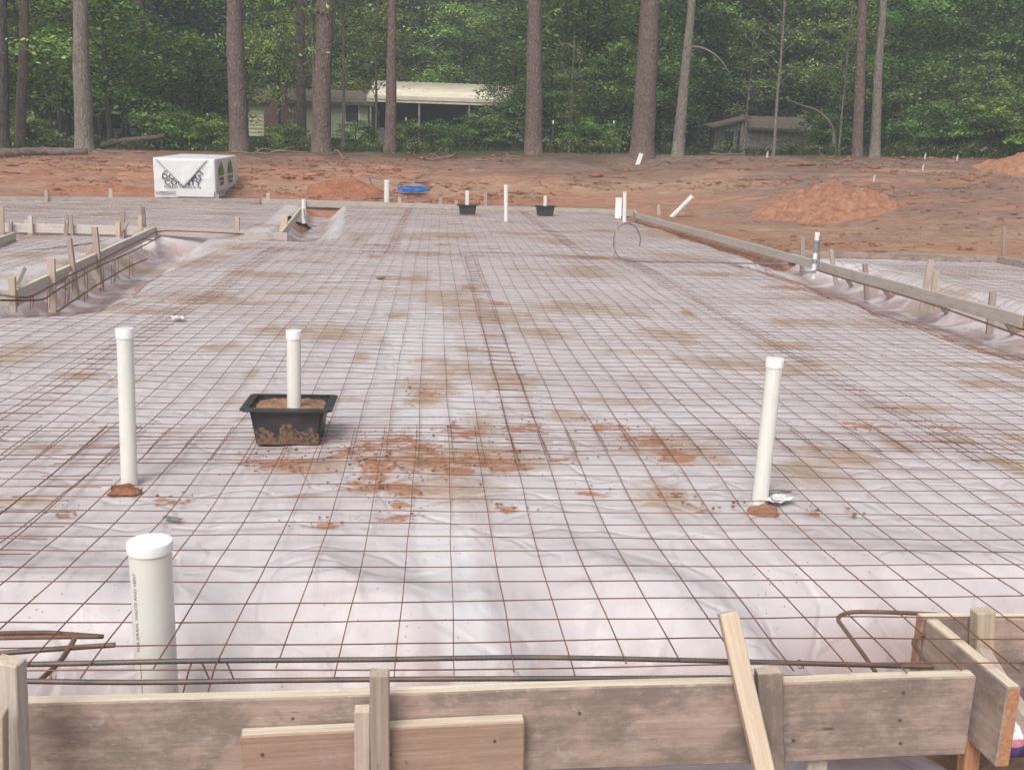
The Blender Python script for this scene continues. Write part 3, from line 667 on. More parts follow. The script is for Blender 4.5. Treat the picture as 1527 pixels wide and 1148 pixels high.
# ------------------------------------------------------------------ rebar
def rebar(label, pts, r=.0068, m='rebar', group=None, k=8, ribs=True, name='rebar', cat='rebar'):
    P = smooth_path(pts, 10); d = np.linalg.norm(np.diff(P, axis=0), axis=1); s = np.concatenate([[0], np.cumsum(d)])
    if ribs:
        t = np.arange(0, s[-1], .0065); Q = np.stack([np.interp(t, s, P[:, i]) for i in range(3)], -1)
        rad = r * (1 + .10 * (np.arange(len(t)) % 2)) 
    else: Q, rad = P, r
    return tag(link(name, TB().tube(Q, rad, k).mesh('rebar', True), M[m]), label, cat, group)
RG = 'reinforcing bars'
rebar('upper long steel bar running behind the front board', [D(-40, 992, 2.42), D(105, 989, 2.42), D(300, 985, 2.43), D(560, 983, 2.44), D(800, 980, 2.45), D(1060, 985, 2.46), D(1250, 990, 2.46), D(1392, 994, 2.47)], .0066, 'rebar', RG)
rebar('lower long steel bar just behind the front board', [D(20, 1015, 2.36), D(200, 1017, 2.36), D(420, 1014, 2.37), D(640, 1012, 2.375), D(900, 1011, 2.38), D(1100, 1010, 2.39), D(1330, 1010, 2.40)], .0066, 'rebar', RG)
rebar('topmost rusty bar of the bundle at the left front', [D(-60, 946, 2.68), D(60, 943, 2.68), D(100, 945, 2.68), D(155, 949, 2.68)], .0062, 'rebarrust', RG)
rebar('second rusty bar of the bundle at the left front', [D(-60, 952, 2.64), D(50, 950, 2.64), D(152, 949, 2.66)], .006, 'rebarrust', RG)
rebar('lower grey bar of the bundle at the left front', [D(-60, 979, 2.56), D(60, 969, 2.58), D(175, 961, 2.60)], .0068, 'rebar', RG)
rebar('short rusty tie bar crossing the bundle at the left front', [D(111, 953, 2.63), D(90, 985, 2.52), D(54, 1019, 2.42)], .0068, 'rebarrust', RG)
rebar('bent hairpin bar near the right front corner', [D(1424, 918, 2.76), D(1360, 914, 2.77), D(1290, 912, 2.78), D(1262, 914, 2.78), D(1250, 922, 2.76), D(1258, 936, 2.72), D(1282, 968, 2.62), D(1306, 1002, 2.52)], .0062, 'rebarrust', RG)
rebar('small hooked bar by the right front corner board', [D(1392, 947, 2.66), D(1372, 948, 2.66), D(1362, 958, 2.64), D(1372, 974, 2.58), D(1388, 995, 2.53)], .006, 'rebarrust', RG)
for lab, pts in (('upper steel bar under the right form board', [(1222, 394), (1253, 404), (1320, 421), (1385, 439), (1450, 462), (1560, 500)]),
                 ('lower steel bar under the right form board', [(1215, 397), (1260, 411), (1320, 428), (1380, 446), (1440, 466), (1540, 502)])):
    rebar(lab, [D(x, y + (3 if 'upper' in lab else 5), Yr(x) - (.22 if 'upper' in lab else .50)) for x, y in pts], .010, 'rebarrust', RG, 6, False)
for lab, pts, dY in (('top steel bar along the left trench', [(0, 440), (30, 443), (50, 440), (100, 413), (150, 388), (185, 370), (215, 356), (240, 345), (300, 346), (420, 352)], -.15),
                     ('middle steel bar along the left trench', [(0, 448), (60, 447), (80, 436), (115, 415), (150, 396), (200, 374), (240, 352)], -.35),
                     ('lower steel bar along the left trench', [(85, 465), (110, 448), (150, 422), (190, 399), (220, 386)], -.8)):
    rebar(lab, [D(x, y, max(8.7, Yc(min(max(x, 23), 232)) + dY)) for x, y in pts], .010, 'rebarrust', RG, 6, False)
rebar('steel bar lying across the left porch bay', [D(28, 376, 13.4), D(100, 368, 14.0), D(150, 361, 14.8)], .009, 'rebar', RG, 6, False)
rebar('steel bar below the left crossing board', [D(20, 353, 16.0), D(80, 355, 16.0), D(180, 358, 15.9), D(232, 358, 15.8)], .010, 'rebar', RG, 6, False)
def ties(label, spots, r=.004):
    tb = TB()
    for (x, y0, y1, Y) in spots: tb.tube([D(x, y0, Y), D(x + .6, (y0 + y1) / 2, Y), D(x, y1, Y)], r, 4, False)
    return tag(link('rebar_stirrups', tb.mesh('rebar_stirrups'), M['rust']), label, 'stirrups')
for k, (x, y0, y1, Y) in enumerate([(97, 418, 458, 10.6), (103, 415, 452, 10.7), (126, 402, 450, 11.2), (150, 398, 436, 11.9), (166, 394, 424, 12.4), (172, 388, 420, 12.6), (193, 382, 416, 13.2), (45, 440, 462, 9.2), (70, 436, 463, 9.3)]):
    t = ties(('thin wire stirrup hanging in the left trench below the diagonal board'), [(x, y0, y1, Y), (x + 4, y0 - 1, y1 - 3, Y + .1)])
    t['group'] = 'stirrups in the left trench'
def chair(label, px, py, Y, s=.07):
    c = D(px, py, Y); tb = TB()
    for dx in (-.035, .03):
        tb.tube(smooth_path([c + (dx - .03, -.03, -s), c + (dx - .012, -.012, 0), c + (dx, 0, .012), c + (dx + .012, .012, 0), c + (dx + .03, .03, -s)], 4), .0022, 5)
    tag(link('rebar_chair', tb.mesh('rebar_chair'), M['rust']), label, 'rebar chair')
chair('wire rebar chair standing behind the front board right of the near pipe', 312, 990, 2.50, .07)
def tiewire(label, px, py, Y, s=.022, seed=0):
    s = s * .6
    rg = np.random.default_rng(seed); c = D(px, py, Y); t = np.linspace(0, 4 * math.pi, 40)
    P = np.stack([c[0] + .0012 * t + .003 * np.sin(t * .7), c[1] + s * np.cos(t), c[2] + s * np.sin(t)], -1)
    tag(link('tie_wire', TB().tube(P, .0013, 4).mesh('tie_wire'), M['rust']), label, 'tie wire', 'tie wires')
tiewire('twisted tie wire on the upper bar below the leaning brace', 1190, 990, 2.56, .02, 1)
tiewire('twisted tie wire on the tie bar at the left front', 72, 1009, 2.44, .012, 2)
tiewire('twisted tie wire on the topmost bar at the left front', 86, 945, 2.67, .010, 3)

# ------------------------------------------------------------------ pipes
def lathe(prof, k=32):
    bm = bmesh.new(); rings = []
    for r, z in prof:
        rings.append([bm.verts.new((r * math.cos(2 * math.pi * i / k), r * math.sin(2 * math.pi * i / k), z)) for i in range(k)] if r > 1e-6 else [bm.verts.new((0, 0, z))])
    for a, b in zip(rings, rings[1:]):
        for i in range(k):
            j = (i + 1) % k
            if len(a) == 1 and len(b) == 1: continue
            if len(a) == 1: bm.faces.new((a[0], b[j], b[i]))
            elif len(b) == 1: bm.faces.new((a[i], a[j], b[0]))
            else: bm.faces.new((a[i], a[j], b[j], b[i]))
    me = bm_mesh(bm, 'lathe')
    for p in me.polygons: p.use_smooth = True
    me.set_sharp_from_angle(angle=R(30))
    return me
def pipe(label, base, top, r, cap='disc', k=32, capm='cap', name='plastic_pipe', bury=.15):
    base = np.asarray(base, float); top = np.asarray(top, float); d = top - base; L = float(np.linalg.norm(d)); d = d / L
    root = empty(name, base, label, 'pipe', 'white plastic pipes standing in the slab')
    q = Vector((0, 0, 1)).rotation_difference(Vector(d)); root.rotation_mode = 'QUATERNION'; root.rotation_quaternion = q
    link('pipe_body', lathe([(r, -bury), (r, L), (r * .88, L), (r * .86, L - .08), (0, L - .081)], k), M['pvc'], root)
    if cap == 'cap':
        link('end_cap', lathe([(r * 1.01, L - .040), (r * 1.10, L - .039), (r * 1.11, L - .001), (r * 1.09, L + .0015), (0, L + .002)], k), M[capm], root)
    elif cap == 'thin':
        link('end_cap', lathe([(r * 1.01, L - .026), (r * 1.07, L - .025), (r * 1.08, L + .001), (r * 1.065, L + .003), (0, L + .0032)], k), M[capm], root)
    return root
def text_mesh(s, size, extr=0.0, ax='CENTER'):
    cu = bpy.data.curves.new('lettering', 'FONT'); cu.body = s; cu.size = size; cu.align_x = ax; cu.align_y = 'CENTER'; cu.extrude = extr; cu.resolution_u = 2; cu.offset = size * .010 if size > .1 else 0
    o = bpy.data.objects.new('lettering', cu); COL.objects.link(o); bpy.context.view_layer.update()
    me = bpy.data.meshes.new_from_object(o.evaluated_get(bpy.context.evaluated_depsgraph_get())); bpy.data.objects.remove(o); bpy.data.curves.remove(cu); return me
pn = pipe('thick capped white pipe standing close behind the front board', D(237, 1060, 2.66), D(223, 808, 2.66), .0565, 'thin', 40)
me = text_mesh('FOR DRAIN, WASTE AND VENT', .0165); bm = bmesh.new(); bm.from_mesh(me)
bmesh.ops.subdivide_edges(bm, edges=[e for e in bm.edges if e.calc_length() > .01], cuts=2)
for v in bm.verts:
    x, y = v.co.x, v.co.y; an = R(-90) - .60 + (-y) / .0565
    rr = .0570; v.co = Vector((rr * math.cos(an), rr * math.sin(an), .327 + x))
o = link('printed_text', bm_mesh(bm, 'printed_text'), M['ink'], pn)
me2 = TB().tube([(.0566 * math.cos(R(-90) - .52), .0566 * math.sin(R(-90) - .52), z) for z in np.linspace(.0, .19, 8)], .0009, 4).mesh('line'); link('printed_line', me2, M['ink'], pn)
pipe('tall capped white pipe at left among the mesh', D(193, 728, 4.15), D(186, 490, 4.18), .0335, 'cap')
pipe('tall leaning capped white pipe at the right', D(1132, 757, 3.95), D(1156, 534, 3.98), .0335, 'cap')
pipe('white pipe with rounded cap behind the far form board', D(577, 318, 26.0), D(577, 269, 26.0), .072, 'cap')
pipe('slim tall white pipe right of the first far tub', D(754.5, 331, 21.4), D(754.5, 276, 21.4), .043, 'disc')
pipe('slim white pipe beside the pale box near the far corner', D(931, 332, 22.2), D(932, 286, 22.2), .043, 'disc')
pt_ = D(999, 327, 25.4); pipe('tilted white pipe leaning outside the far right corner', pt_, D(1033, 293, 25.2), .065, 'disc', bury=.25)
pipe('white vent pipe by the step in the left form boards', D(453, 322, 20.5), D(453, 297, 20.5), .042, 'disc')
rebar('grey cable curling from the vent pipe at the step', [D(453, 312, 20.45), D(455, 325, 20.3), D(461, 334, 20.2), D(472, 338, 20.2)], .015, 'conduit', None, 8, False, 'cable', 'cable')
# pale box on a neck
bx = empty('junction_box', D(921, 330, 23.2), 'pale upright box on a thin neck beside the slim far pipe', 'junction box')
def boxm(sx, sy, z0, z1, bev=.01):
    bm = bmesh.new(); bmesh.ops.create_cube(bm, size=1)
    for v in bm.verts: v.co = Vector((v.co.x * sx, v.co.y * sy, z0 + (v.co.z + .5) * (z1 - z0)))
    if bev: bmesh.ops.bevel(bm, geom=bm.edges[:], offset=bev, segments=2, affect='EDGES')
    return bm_mesh(bm, 'box')
link('box_body', boxm(.14, .09, .06, .53), M['cap'], bx); link('neck', boxm(.06, .05, -.1, .08, 0), M['pvc'], bx); link('box_lid', boxm(.15, .10, .50, .54, .008), M['pvc'], bx)
# taped pipe on the right board
tp = pipe('white pipe wrapped in grey tape on the right form board', D(1214, 398, 12.75), D(1219, 347, 12.78), .030, 'thin')
link('tape_wrap', lathe([(.0315, .18), (.036, .19), (.037, .24), (.034, .27), (.038, .33), (.0315, .34)], 20), M['tape'], tp)
link('tape_wrap', lathe([(.0315, .04), (.035, .045), (.036, .09), (.0315, .10)], 20), M['tape'], tp)
link('cable', TB().tube(smooth_path([(.040, -.02, .40), (.045, -.02, .2), (.05, -.02, .08), (.03, -.04, -.03), (-.08, -.05, -.07), (-.2, -.06, -.06)], 6), .011, 8).mesh('cable'), M['conduit'], tp)
# flexible conduit loop
rebar('grey conduit bent into a loop above the mesh', [D(1175, 394, 13.9), D(1080, 392, 13.85), D(1000, 391, 13.8), D(950, 390, 13.75), D(930, 387, 13.7), D(919, 378, 13.7), D(915, 362, 13.72), D(918, 346, 13.74), D(926, 336, 13.78), D(937, 333, 13.82), D(947, 338, 13.86), D(953, 348, 13.88), D(955, 358, 13.88), D(953, 368, 13.88)], .0115, 'conduit', None, 8, False, 'conduit', 'conduit')
stake('thin dark rod tied to the conduit loop', D(921, 332, 13.68), D(914, 391, 13.68), .016, .016, 'face', name='metal_rod', cat='rod', group=None)

def tub(label, c, s=1.0, soil=True, pl=None, rz=0.0, sink=0.0):
    root = empty('plastic_tub', c, label, 'tub', 'black plastic tubs', rz)
    def ring(x, y, z): return [(-x, -y, z), (x, -y, z), (x, y, z), (-x, y, z)]
    def shell(rings, close):
        bm = bmesh.new(); rr = [[bm.verts.new(Vector(p) * s) for p in r] for r in rings]
        for a, b in zip(rr, rr[1:]):
            for i in range(4): bm.faces.new((a[i], a[(i + 1) % 4], b[(i + 1) % 4], b[i]))
        if close: bm.faces.new(rr[-1])
        bmesh.ops.bevel(bm, geom=[e for e in bm.edges if abs((e.verts[0].co - e.verts[1].co).normalized().z) > .5], offset=.02 * s, segments=3, affect='EDGES')
        return bm_mesh(bm, 'tub')
    h = .205 + sink
    link('tub_body', shell([ring(.170, .130, -sink), ring(.200, .150, h), ring(.194, .144, h), ring(.160, .12, .02)], True), M['tub'], root)
    link('rim', shell([ring(.203, .152, h - .006), ring(.243, .182, h - .010), ring(.245, .184, h + .003), ring(.215, .16, h + .010), ring(.198, .147, h + .004)], False), M['tub'], root)
    bm = bmesh.new(); n = 20
    gv = [[bm.verts.new(((-.197 + .394 * i / n) * s, (-.147 + .294 * j / n) * s, (h - .014 + .03 * float(fbm(i * .45, j * .45, 7, 3)) - .012 * (abs(i / n - .5) * 2) ** 4) * s)) for j in range(n + 1)] for i in range(n + 1)]
    for i in range(n):
        for j in range(n): bm.faces.new((gv[i][j], gv[i + 1][j], gv[i + 1][j + 1], gv[i][j + 1]))
    link('soil', bm_mesh(bm, 'soil', True), M['tubsoil'], root)
    return root, h
p0 = G(428, 669, 0.0); p0[1] += .135; p0[2] = .012
t0, h0 = tub('black plastic tub filled with red soil in the near mesh', p0, .89)
bm = bmesh.new()   # splashed clay crust on its front wall
n = 26; gv = []
for i in range(n + 1):
    row = []
    for j in range(9):
        x = -.163 + .326 * i / n; t = j / 8 * (.085 * (.55 + 1.3 * (float(fbm(i * .35, 2.2, 5, 3)) + .35)))
        row.append(bm.verts.new((.89 * x * (1 + t * .8), .89 * (-(.130 + .020 * t / .205) - .0022), .89 * (.004 + t))))
    gv.append(row)
for i in range(n):
    for j in range(8):
        if random.random() < 1.02 - j * .06: bm.faces.new((gv[i][j], gv[i + 1][j], gv[i + 1][j + 1], gv[i][j + 1]))
link('clay_splash', bm_mesh(bm, 'clay_splash'), M['clayfilm'], t0)
pipe('white capped pipe rising from the near soil filled tub', p0 + np.array([.025, -.05, .15]), D(438, 493, p0[1] - .05), .0335, 'cap')
p1 = G(697, 320, .02); p1[1] += .15; tub('black tub holding a black capped pipe at the far edge', p1, 1.0, rz=.02)
pipe('white pipe with black cap in the left far tub', p1 + np.array([0, .02, .13]), D(697, 281, p1[1] + .02), .045, 'cap', 20, 'black')
p2 = G(813.5, 322, .02); p2[1] += .15; tub('black tub holding a plain short pipe at the far edge', p2, 1.05, rz=-.02)
pipe('short plain white pipe in the right far tub', p2 + np.array([0, .02, .13]), D(813.5, 292, p2[1] + .02), .042, 'disc', 20)
# torn plastic and clay round the near pipes
clod('clay burst through the film at the foot of the left pipe', G(187, 731, .012), .062, 'mounddark', seed=12, sq=.30)
clod('clay burst through the film at the foot of the right pipe', G(1137, 763, .012), .066, 'mound', seed=13, sq=.34)
def scrap(label, p, sx, sy, m, rz=0, name='plastic_scrap', cat='scrap', amp=.02, seed=0, group=None):
    n = 14; xs = np.linspace(-.5, .5, n); X, Y = np.meshgrid(xs, xs); Z = amp * (1 + 2.2 * fbm(X * 3 + seed, Y * 3, seed, 3))
    X = X * sx * (1 + .35 * fbm(Y * 3, Y * 0, seed + 1, 2)); Y = Y * sy * (1 + .35 * fbm(X * 20, X * 0, seed + 3, 2))
    v = np.stack([X, Y, Z], -1).reshape(-1, 3); i = np.arange(n - 1)[:, None] * n + np.arange(n - 1)[None, :]
    o = link(name, np_mesh(name, v, np.stack([i, i + 1, i + n + 1, i + n], -1).reshape(-1, 4), True), M[m]); o.location = Vector(p); o.rotation_euler[2] = rz
    sd = o.modifiers.new('thick', 'SOLIDIFY'); sd.thickness = .0012
    return tag(o, label, cat, group)
scrap('crumpled clear film scrap at the right pipe foot', G(1158, 748, .02), .13, .10, 'wrap', .4, amp=.018, seed=3)
scrap('scrap of torn brown film behind the right pipe', G(1162, 735, .015), .10, .05, 'grey', .2, amp=.02, seed=5)
scrap('strip of black tape lying on the plastic', G(257, 774, .012), .085, .030, 'conduit', -.5, 'tape_strip', 'tape', .004, 7)
scrap('small white scrap beyond the tall left pipe', G(265, 476, .02), .10, .14, 'wrap', .3, amp=.022, seed=9)
clod('dark wood chip lying on the far mesh', G(567, 413, .03), .05, 'stick', 'wood_chip', 'wood chip', 4, sq=.35)

# ------------------------------------------------------------------ bag at the right front
def bag():
    c = G(1514, 1098, -.12); bm = bmesh.new(); bmesh.ops.create_icosphere(bm, subdivisions=5, radius=1)
    for v in bm.verts:
        x, y, z = v.co; k = 1 + .35 * float(fbm(x * 2 + 3, y * 2 + z * 1.7, 3, 4)) + .12 * float(abs(fbm(x * 6, y * 6 + z * 4, 9, 2)))
        v.co = Vector((x * .062 * k, y * .05 * k, z * .055 * k))
    root = empty('plastic_bag', c, 'crumpled white plastic bag with purple and pink print', 'plastic bag')
    me = bm_mesh(bm, 'bag_body', True)
    for m in ('wrap', 'purple', 'pinkp'): me.materials.append(M[m])
    for p in me.polygons:
        x, y, z = p.center
        if y < 0:
            if z < .004 + .25 * x and x < .03: p.material_index = 1
            elif abs(z - .012 - .2 * x) < .012: p.material_index = 2
    link('bag_body', me, None, root)
M['purple'] = plain('purple_print', (.10, .06, .22), .4, .2); M['pinkp'] = plain('pink_print', (.62, .25, .32), .4, .3)
bag()

# ------------------------------------------------------------------ wrapped lumber stack
def lumber():
    A = D(231, 293, 25.75); B = D(322, 297, 25.75); zb = (A[2] + B[2]) / 2; A[2] = B[2] = zb
    wd = B[0] - A[0]; hh = 1.03 - zb; L = 2.9
    ang = .0
    root = empty('lumber_stack', ((A[0] + B[0]) / 2, A[1], zb), 'stack of lumber wrapped in white printed sheeting on the clay', 'lumber stack', rz=ang); root.rotation_euler[0] = .028
    def face_grid(o, eu, ev, nu, nv, amp, seed):
        u = np.linspace(0, 1, nu); v = np.linspace(0, 1, nv); U, V = np.meshgrid(u, v)
        nrm = np.cross(eu, ev); nrm = nrm / np.linalg.norm(nrm); e = np.minimum(np.minimum(U, 1 - U), np.minimum(V, 1 - V)); w = np.clip(e * 8, 0, 1)
        dsp = amp * w * (fbm(U * 5 + seed, V * 4, seed, 4) + .5 * (1 - np.abs(2 * vn(U * 7, V * 3 + seed, seed + 4) - 1)) ** 3)
        P = o + U[..., None] * eu + V[..., None] * ev + dsp[..., None] * nrm
        i = np.arange(nv - 1)[:, None] * nu + np.arange(nu - 1)[None, :]
        return P.reshape(-1, 3), np.stack([i, i + 1, i + nu + 1, i + nu], -1).reshape(-1, 4)
    X, Yv, Z = np.array([wd, 0, 0]), np.array([0, L, 0]), np.array([0, 0, hh]); o = np.array([-wd / 2, 0, 0])
    vs, qs, n = [], [], 0
    for fo, eu, ev, sd in ((o, X, Z, 1), (o + X, Yv, Z, 2), (o + X + Yv, -X, Z, 3), (o + Yv, -Yv, Z, 4), (o + Z, X, Yv, 5)):
        v, q = face_grid(fo, eu, ev, 40, 30, .035, sd * 13); vs.append(v); qs.append(q + n); n += len(v)
    me = np_mesh('wrapping', np.concatenate(vs), np.concatenate(qs), True); bm = bmesh.new(); bm.from_mesh(me); bmesh.ops.remove_doubles(bm, verts=bm.verts, dist=.004); bm.to_mesh(me); bm.free()
    link('wrapping', me, M['wrap'], root)
    # V-shaped folded flap
    h = hh; bm = bmesh.new(); n = 16; g = []
    for j in range(n + 1):
        t = j / n; row = []
        for i in range(n + 1):
            s = i / n; xl_ = -wd * .47 + (wd * .46) * t; xr_ = wd * .40 - (wd * .41) * t
            row.append(bm.verts.new((xl_ + (xr_ - xl_) * s, -.045 - .030 * math.sin(math.pi * s) * (1 - t * .5) - .02 * float(fbm(s * 3, t * 3, 6, 3)), h - .01 - t * h * .70)))
        g.append(row)
    for j in range(n):
        for i in range(n):
            bm.faces.new((g[j][i], g[j][i + 1], g[j + 1][i + 1], g[j + 1][i]))
    bmesh.ops.remove_doubles(bm, verts=bm.verts, dist=.003); f = link('folded_flap', bm_mesh(bm, 'folded_flap', True), M['wrap'], root)
    sd = f.modifiers.new('thick', 'SOLIDIFY'); sd.thickness = .012
    link('lower_flap', boxm(wd * .62, .02, .03, .215, .005), M['wrap'], root).location = (wd * .17, -.045, 0)
    def letter(s, size, x, y, z, side, sx=1.0, nm='printed_text', m='navy'):
        me = text_mesh(s, size); me.transform(Matrix.Diagonal((sx, 1, 1, 1)))
        # thicken the strokes a little
        q = link(nm, me, M[m], root); so = q.modifiers.new('thick', 'SOLIDIFY'); so.thickness = .004
        q.location = (x, y, z); q.rotation_euler = (R(90), 0, 0) if side == 'f' else (R(90), 0, R(90)); return q
    letter('DOUGLAS', .185, -.06, -.036, .50, 'f', 1.12); letter('COUNTY', .185, -.05, -.036, .36, 'f', 1.12)
    letter('FOREST PRODUCTS', .075, -.05, -.036, .255, 'f', 1.35)
    pk = TB().tube([(-.50, -.036, .59), (-.40, -.036, .655), (-.30, -.036, .59)], .014, 4); pk.tube([(.26, -.036, .59), (.36, -.036, .655), (.46, -.036, .59)], .014, 4); link('printed_roof_mark', pk.mesh('mark', False), M['navy'], root)
    for yy in (.62, 1.75):
        bm = bmesh.new(); pts = []
        for t in np.linspace(0, 1, 10): pts.append((yy - .30 * (1 - t ** 1.7), .53 + .36 * t))
        for t in np.linspace(1, 0, 10)[1:]: pts.append((yy + .30 * (1 - t ** 1.7), .53 + .36 * t))
        bm.faces.new([bm.verts.new((wd / 2 + .036, a_, b_)) for a_, b_ in pts]); r_ = bmesh.ops.extrude_face_region(bm, geom=bm.faces[:]); bmesh.ops.translate(bm, vec=(.003, 0, 0), verts=[v for v in r_['geom'] if isinstance(v, bmesh.types.BMVert)])
        link('printed_tree_mark', bm_mesh(bm, 'tree_mark'), M['greenprint'], root)
        letter('DOUGLAS', .125, wd / 2 + .037, yy, .44, 's'); letter('COUNTY', .125, wd / 2 + .037, yy, .33, 's')
    for z0, z1 in ((.085, .10), (.135, .145)):
        link('printed_stripe', boxm(wd * .98, .006, z0, z1, 0), M['wrapstripe'], root).location = (0, -.030, 0)
        link('printed_stripe', boxm(.006, L * .96, z0, z1, 0), M['wrapstripe'], root).location = (wd / 2 + .030, L / 2, 0)
    for yy in (.4, 1.5, 2.6): link('bearer', boxm(wd * .9, .09, -.12, .0, .004), M['stake'], root).location = (0, yy, 0)
lumber()

# ------------------------------------------------------------------ clay mounds
def mound(label, cx, cy, rx, ry, h, m, seed, lump=.5):
    n = 90; u = np.linspace(-1.25, 1.25, n); U, V = np.meshgrid(u, u)
    U2 = U + .22 * fbm(U * 1.6, V * 1.6, seed, 3) * 2; V2 = V + .22 * fbm(U * 1.6 + 9, V * 1.6, seed + 3, 3) * 2
    r = np.hypot(U2, V2); z = h * (np.clip(1 - r, 0, 1) ** .8 * (.85 + .5 * fbm(U * 2.5, V * 2.5, seed + 6, 4)) + .10 * lump * sst(1.25, .7, r) * (fbm(U * 9, V * 9, seed + 8, 4) + .8 * fbm(U * 17, V * 17, seed + 9, 3)) * 2.4)
    X = cx + U * rx; Y = cy + V * ry; Z = terr0(X, Y) - .07 + z
    v = np.stack([X - cx, Y - cy, Z - terr0(cx, cy)], -1).reshape(-1, 3); i = np.arange(n - 1)[:, None] * n + np.arange(n - 1)[None, :]
    o = link('dirt_mound', np_mesh('dirt_mound', v, np.stack([i, i + 1, i + n + 1, i + n], -1).reshape(-1, 4), True), M[m]); o.location = (cx, cy, float(terr0(cx, cy)))
    return tag(o, label, 'dirt mound', 'mounds of excavated clay')
p = GT(1252, 318); mound('wide mound of loose orange clay at the right', p[0] + .05, p[1] + .6, 1.95, 1.5, .88, 'mound', 200, .9)
p = GT(522, 298); mound('low dark red clay mound left of the white capped pipe', p[0] - .1, p[1] + .9, 1.15, .8, .50, 'mounddark', 210)
p = GT(1545, 262); mound('tall orange clay mound cut by the right frame edge', p[0] + .4, p[1] + .8, 1.9, 1.4, .85, 'mound', 220)
p = GT(170, 288); mound('long low ridge of dark red clay left of the lumber stack', p[0] - .1, p[1] + .4, 2.3, .5, .20, 'mounddark', 230)
p = GT(45, 258); mound('flat smear of dark clay at the far left', p[0] + .2, p[1] + .2, 1.6, .6, .12, 'mounddark', 240)

# blue hose coil
def hose():
    p = GT(617, 293); c = np.array([p[0], p[1] + .3, float(terr0(p[0], p[1] + .3)) + .05]); t = np.linspace(0, 9 * 2 * math.pi, 360)
    rr = .33 + .10 * np.sin(t * .37) ; rr = rr * .74; P = np.stack([c[0] + rr * 1.15 * np.cos(t) + .06 * np.sin(t * .21), c[1] + rr * .8 * np.sin(t), c[2] + .02 + .10 * np.abs(np.sin(t * .5 + 1)) * (t / t[-1]) + .03 * np.sin(t * 1.3)], -1)
    link_ = link('hose_coil', TB().tube(P, .022, 8).mesh('hose'), M['blue']); tag(link_, 'coil of bright blue hose lying behind the far board', 'hose')
    q = GT(553, 279); rebar('thin dark hose trailing left from the blue coil', [c + (-.35, .1, .10), c + (-.75, .4, .22), c + (-1.2, .9, .30), (q[0], q[1] + .3, q[2] + .05)], .016, 'conduit', None, 6, False, 'hose', 'hose')
hose()
# stub by the big pine, flags, sticks
p = GT(951, 246); stake('white painted stub leaning at the foot of the thickest pine', (p[0] + .10, p[1] + .05, p[2] + .34), (p[0] - .03, p[1], p[2] - .06), .13, .06, 'pvc', name='marker_stub', cat='stub', group=None, tip='pvc')
for lab, px, py in (('small white survey flag below the grey shed', 1144, 238), ('small white survey flag above the orange mound', 1303, 275), ('small white survey flag right of the orange mound', 1376, 258),
                    ('small white survey flag by the right hand shrubs', 1427, 243), ('small white survey flag at the edge of the dark wood', 1379, 241)):
    p = GT(px, py); r_ = empty('survey_flag', p, lab, 'survey flag', 'survey flags')
    r_.scale = (.8, .8, .7); link('wire', TB().tube([(0, 0, -.05), (0, 0, .34)], .004, 4).mesh('w'), M['stick'], r_)
    bm = bmesh.new(); vs_ = [bm.verts.new(q) for q in ((-.04, 0, .08), (.035, .02, .10), (.03, .02, .36), (-.01, .0, .38), (-.05, -.02, .25))]; bm.faces.new(vs_)
    fo = link('flag', bm_mesh(bm, 'flag'), M['flag'], r_); so = fo.modifiers.new('t', 'SOLIDIFY'); so.thickness = .004
def stick(label, px, py, L, seed, r=.022, m='stick', lift=.10, name='fallen_branch'):
    p = GT(px, py); rg = np.random.default_rng(seed); an = rg.uniform(-.6, .6) + (math.pi if rg.random() < .5 else 0); d = np.array([math.cos(an), math.sin(an), 0]); pts = []
    for k in range(6):
        q = p + d * L * (k / 5 - .5) + rg.normal(0, .05, 3) * L * .25; q[2] = float(terr0(q[0], q[1])) + abs(rg.normal(0, 1)) * lift + .03; pts.append(q)
    tb = TB(); P = smooth_path(pts, 5); tb.tube(P, np.linspace(r, r * .45, len(P)), 6)
    k = len(P) // 2; e = P[k] + rg.normal(0, 1, 3) * L * .2; e[2] = P[k][2] + abs(rg.normal(.2, .1)) * L * .4; tb.tube(smooth_path([P[k], (P[k] + e) / 2 + (0, 0, .03), e], 4), r * .45, 5)
    c = P[0].copy(); o = link(name, tb.mesh(name), M[m]); return tag(o, label, 'branch', 'broken branches along the wood edge')
SPOTS = [('pale curved branch below the grey shed', 1085, 232, 1.3), ('broken branch left of the grey shed', 1010, 244, 1.0), ('forked branch right of the grey shed', 1250, 245, 1.2), ('branch below the paired thin trunks', 1335, 244, 1.0),
         ('long pale branch right of the carport', 745, 242, 1.5), ('branch lying in front of the carport shrubs', 655, 240, 1.1), ('branch at the foot of the second big pine', 500, 238, 1.0), ('branch on the litter in front of the house', 420, 234, 1.6),
         ('grey branch right of the lumber stack', 385, 232, 1.7), ('twig on the graded clay above the tall far pipe', 790, 276, .7), ('twig on the clay below the thickest pine', 968, 288, .6), ('twig on the clay left of the orange mound', 1085, 292, .8),
         ('twig standing in the left flank of the orange mound', 1190, 300, .8), ('twig on the right flank of the orange mound', 1335, 296, .9), ('short branch on the clay far right', 1445, 286, .8), ('branch on dark soil right of the orange mound', 1400, 268, .9),
         ('branch in the litter left of the pale tree', 985, 247, .9), ('branch below the white stub', 930, 256, .8), ('branch in the litter at the far left', 170, 232, 1.0), ('short branch on the clay above the low red mound', 560, 262, .8),
         ('branch on the clay right of the white capped pipe', 640, 262, .9), ('curved pale branch in the brush pile', 1100, 240, .8), ('thin pale branch in the brush pile', 1060, 243, 1.2), ('broken limb in front of the twin trunks', 1290, 250, 1.1)]
for k, (lab, px, py, L) in enumerate(SPOTS): stick(lab, px, py, L, 300 + k, .028 if L > .95 else .018)
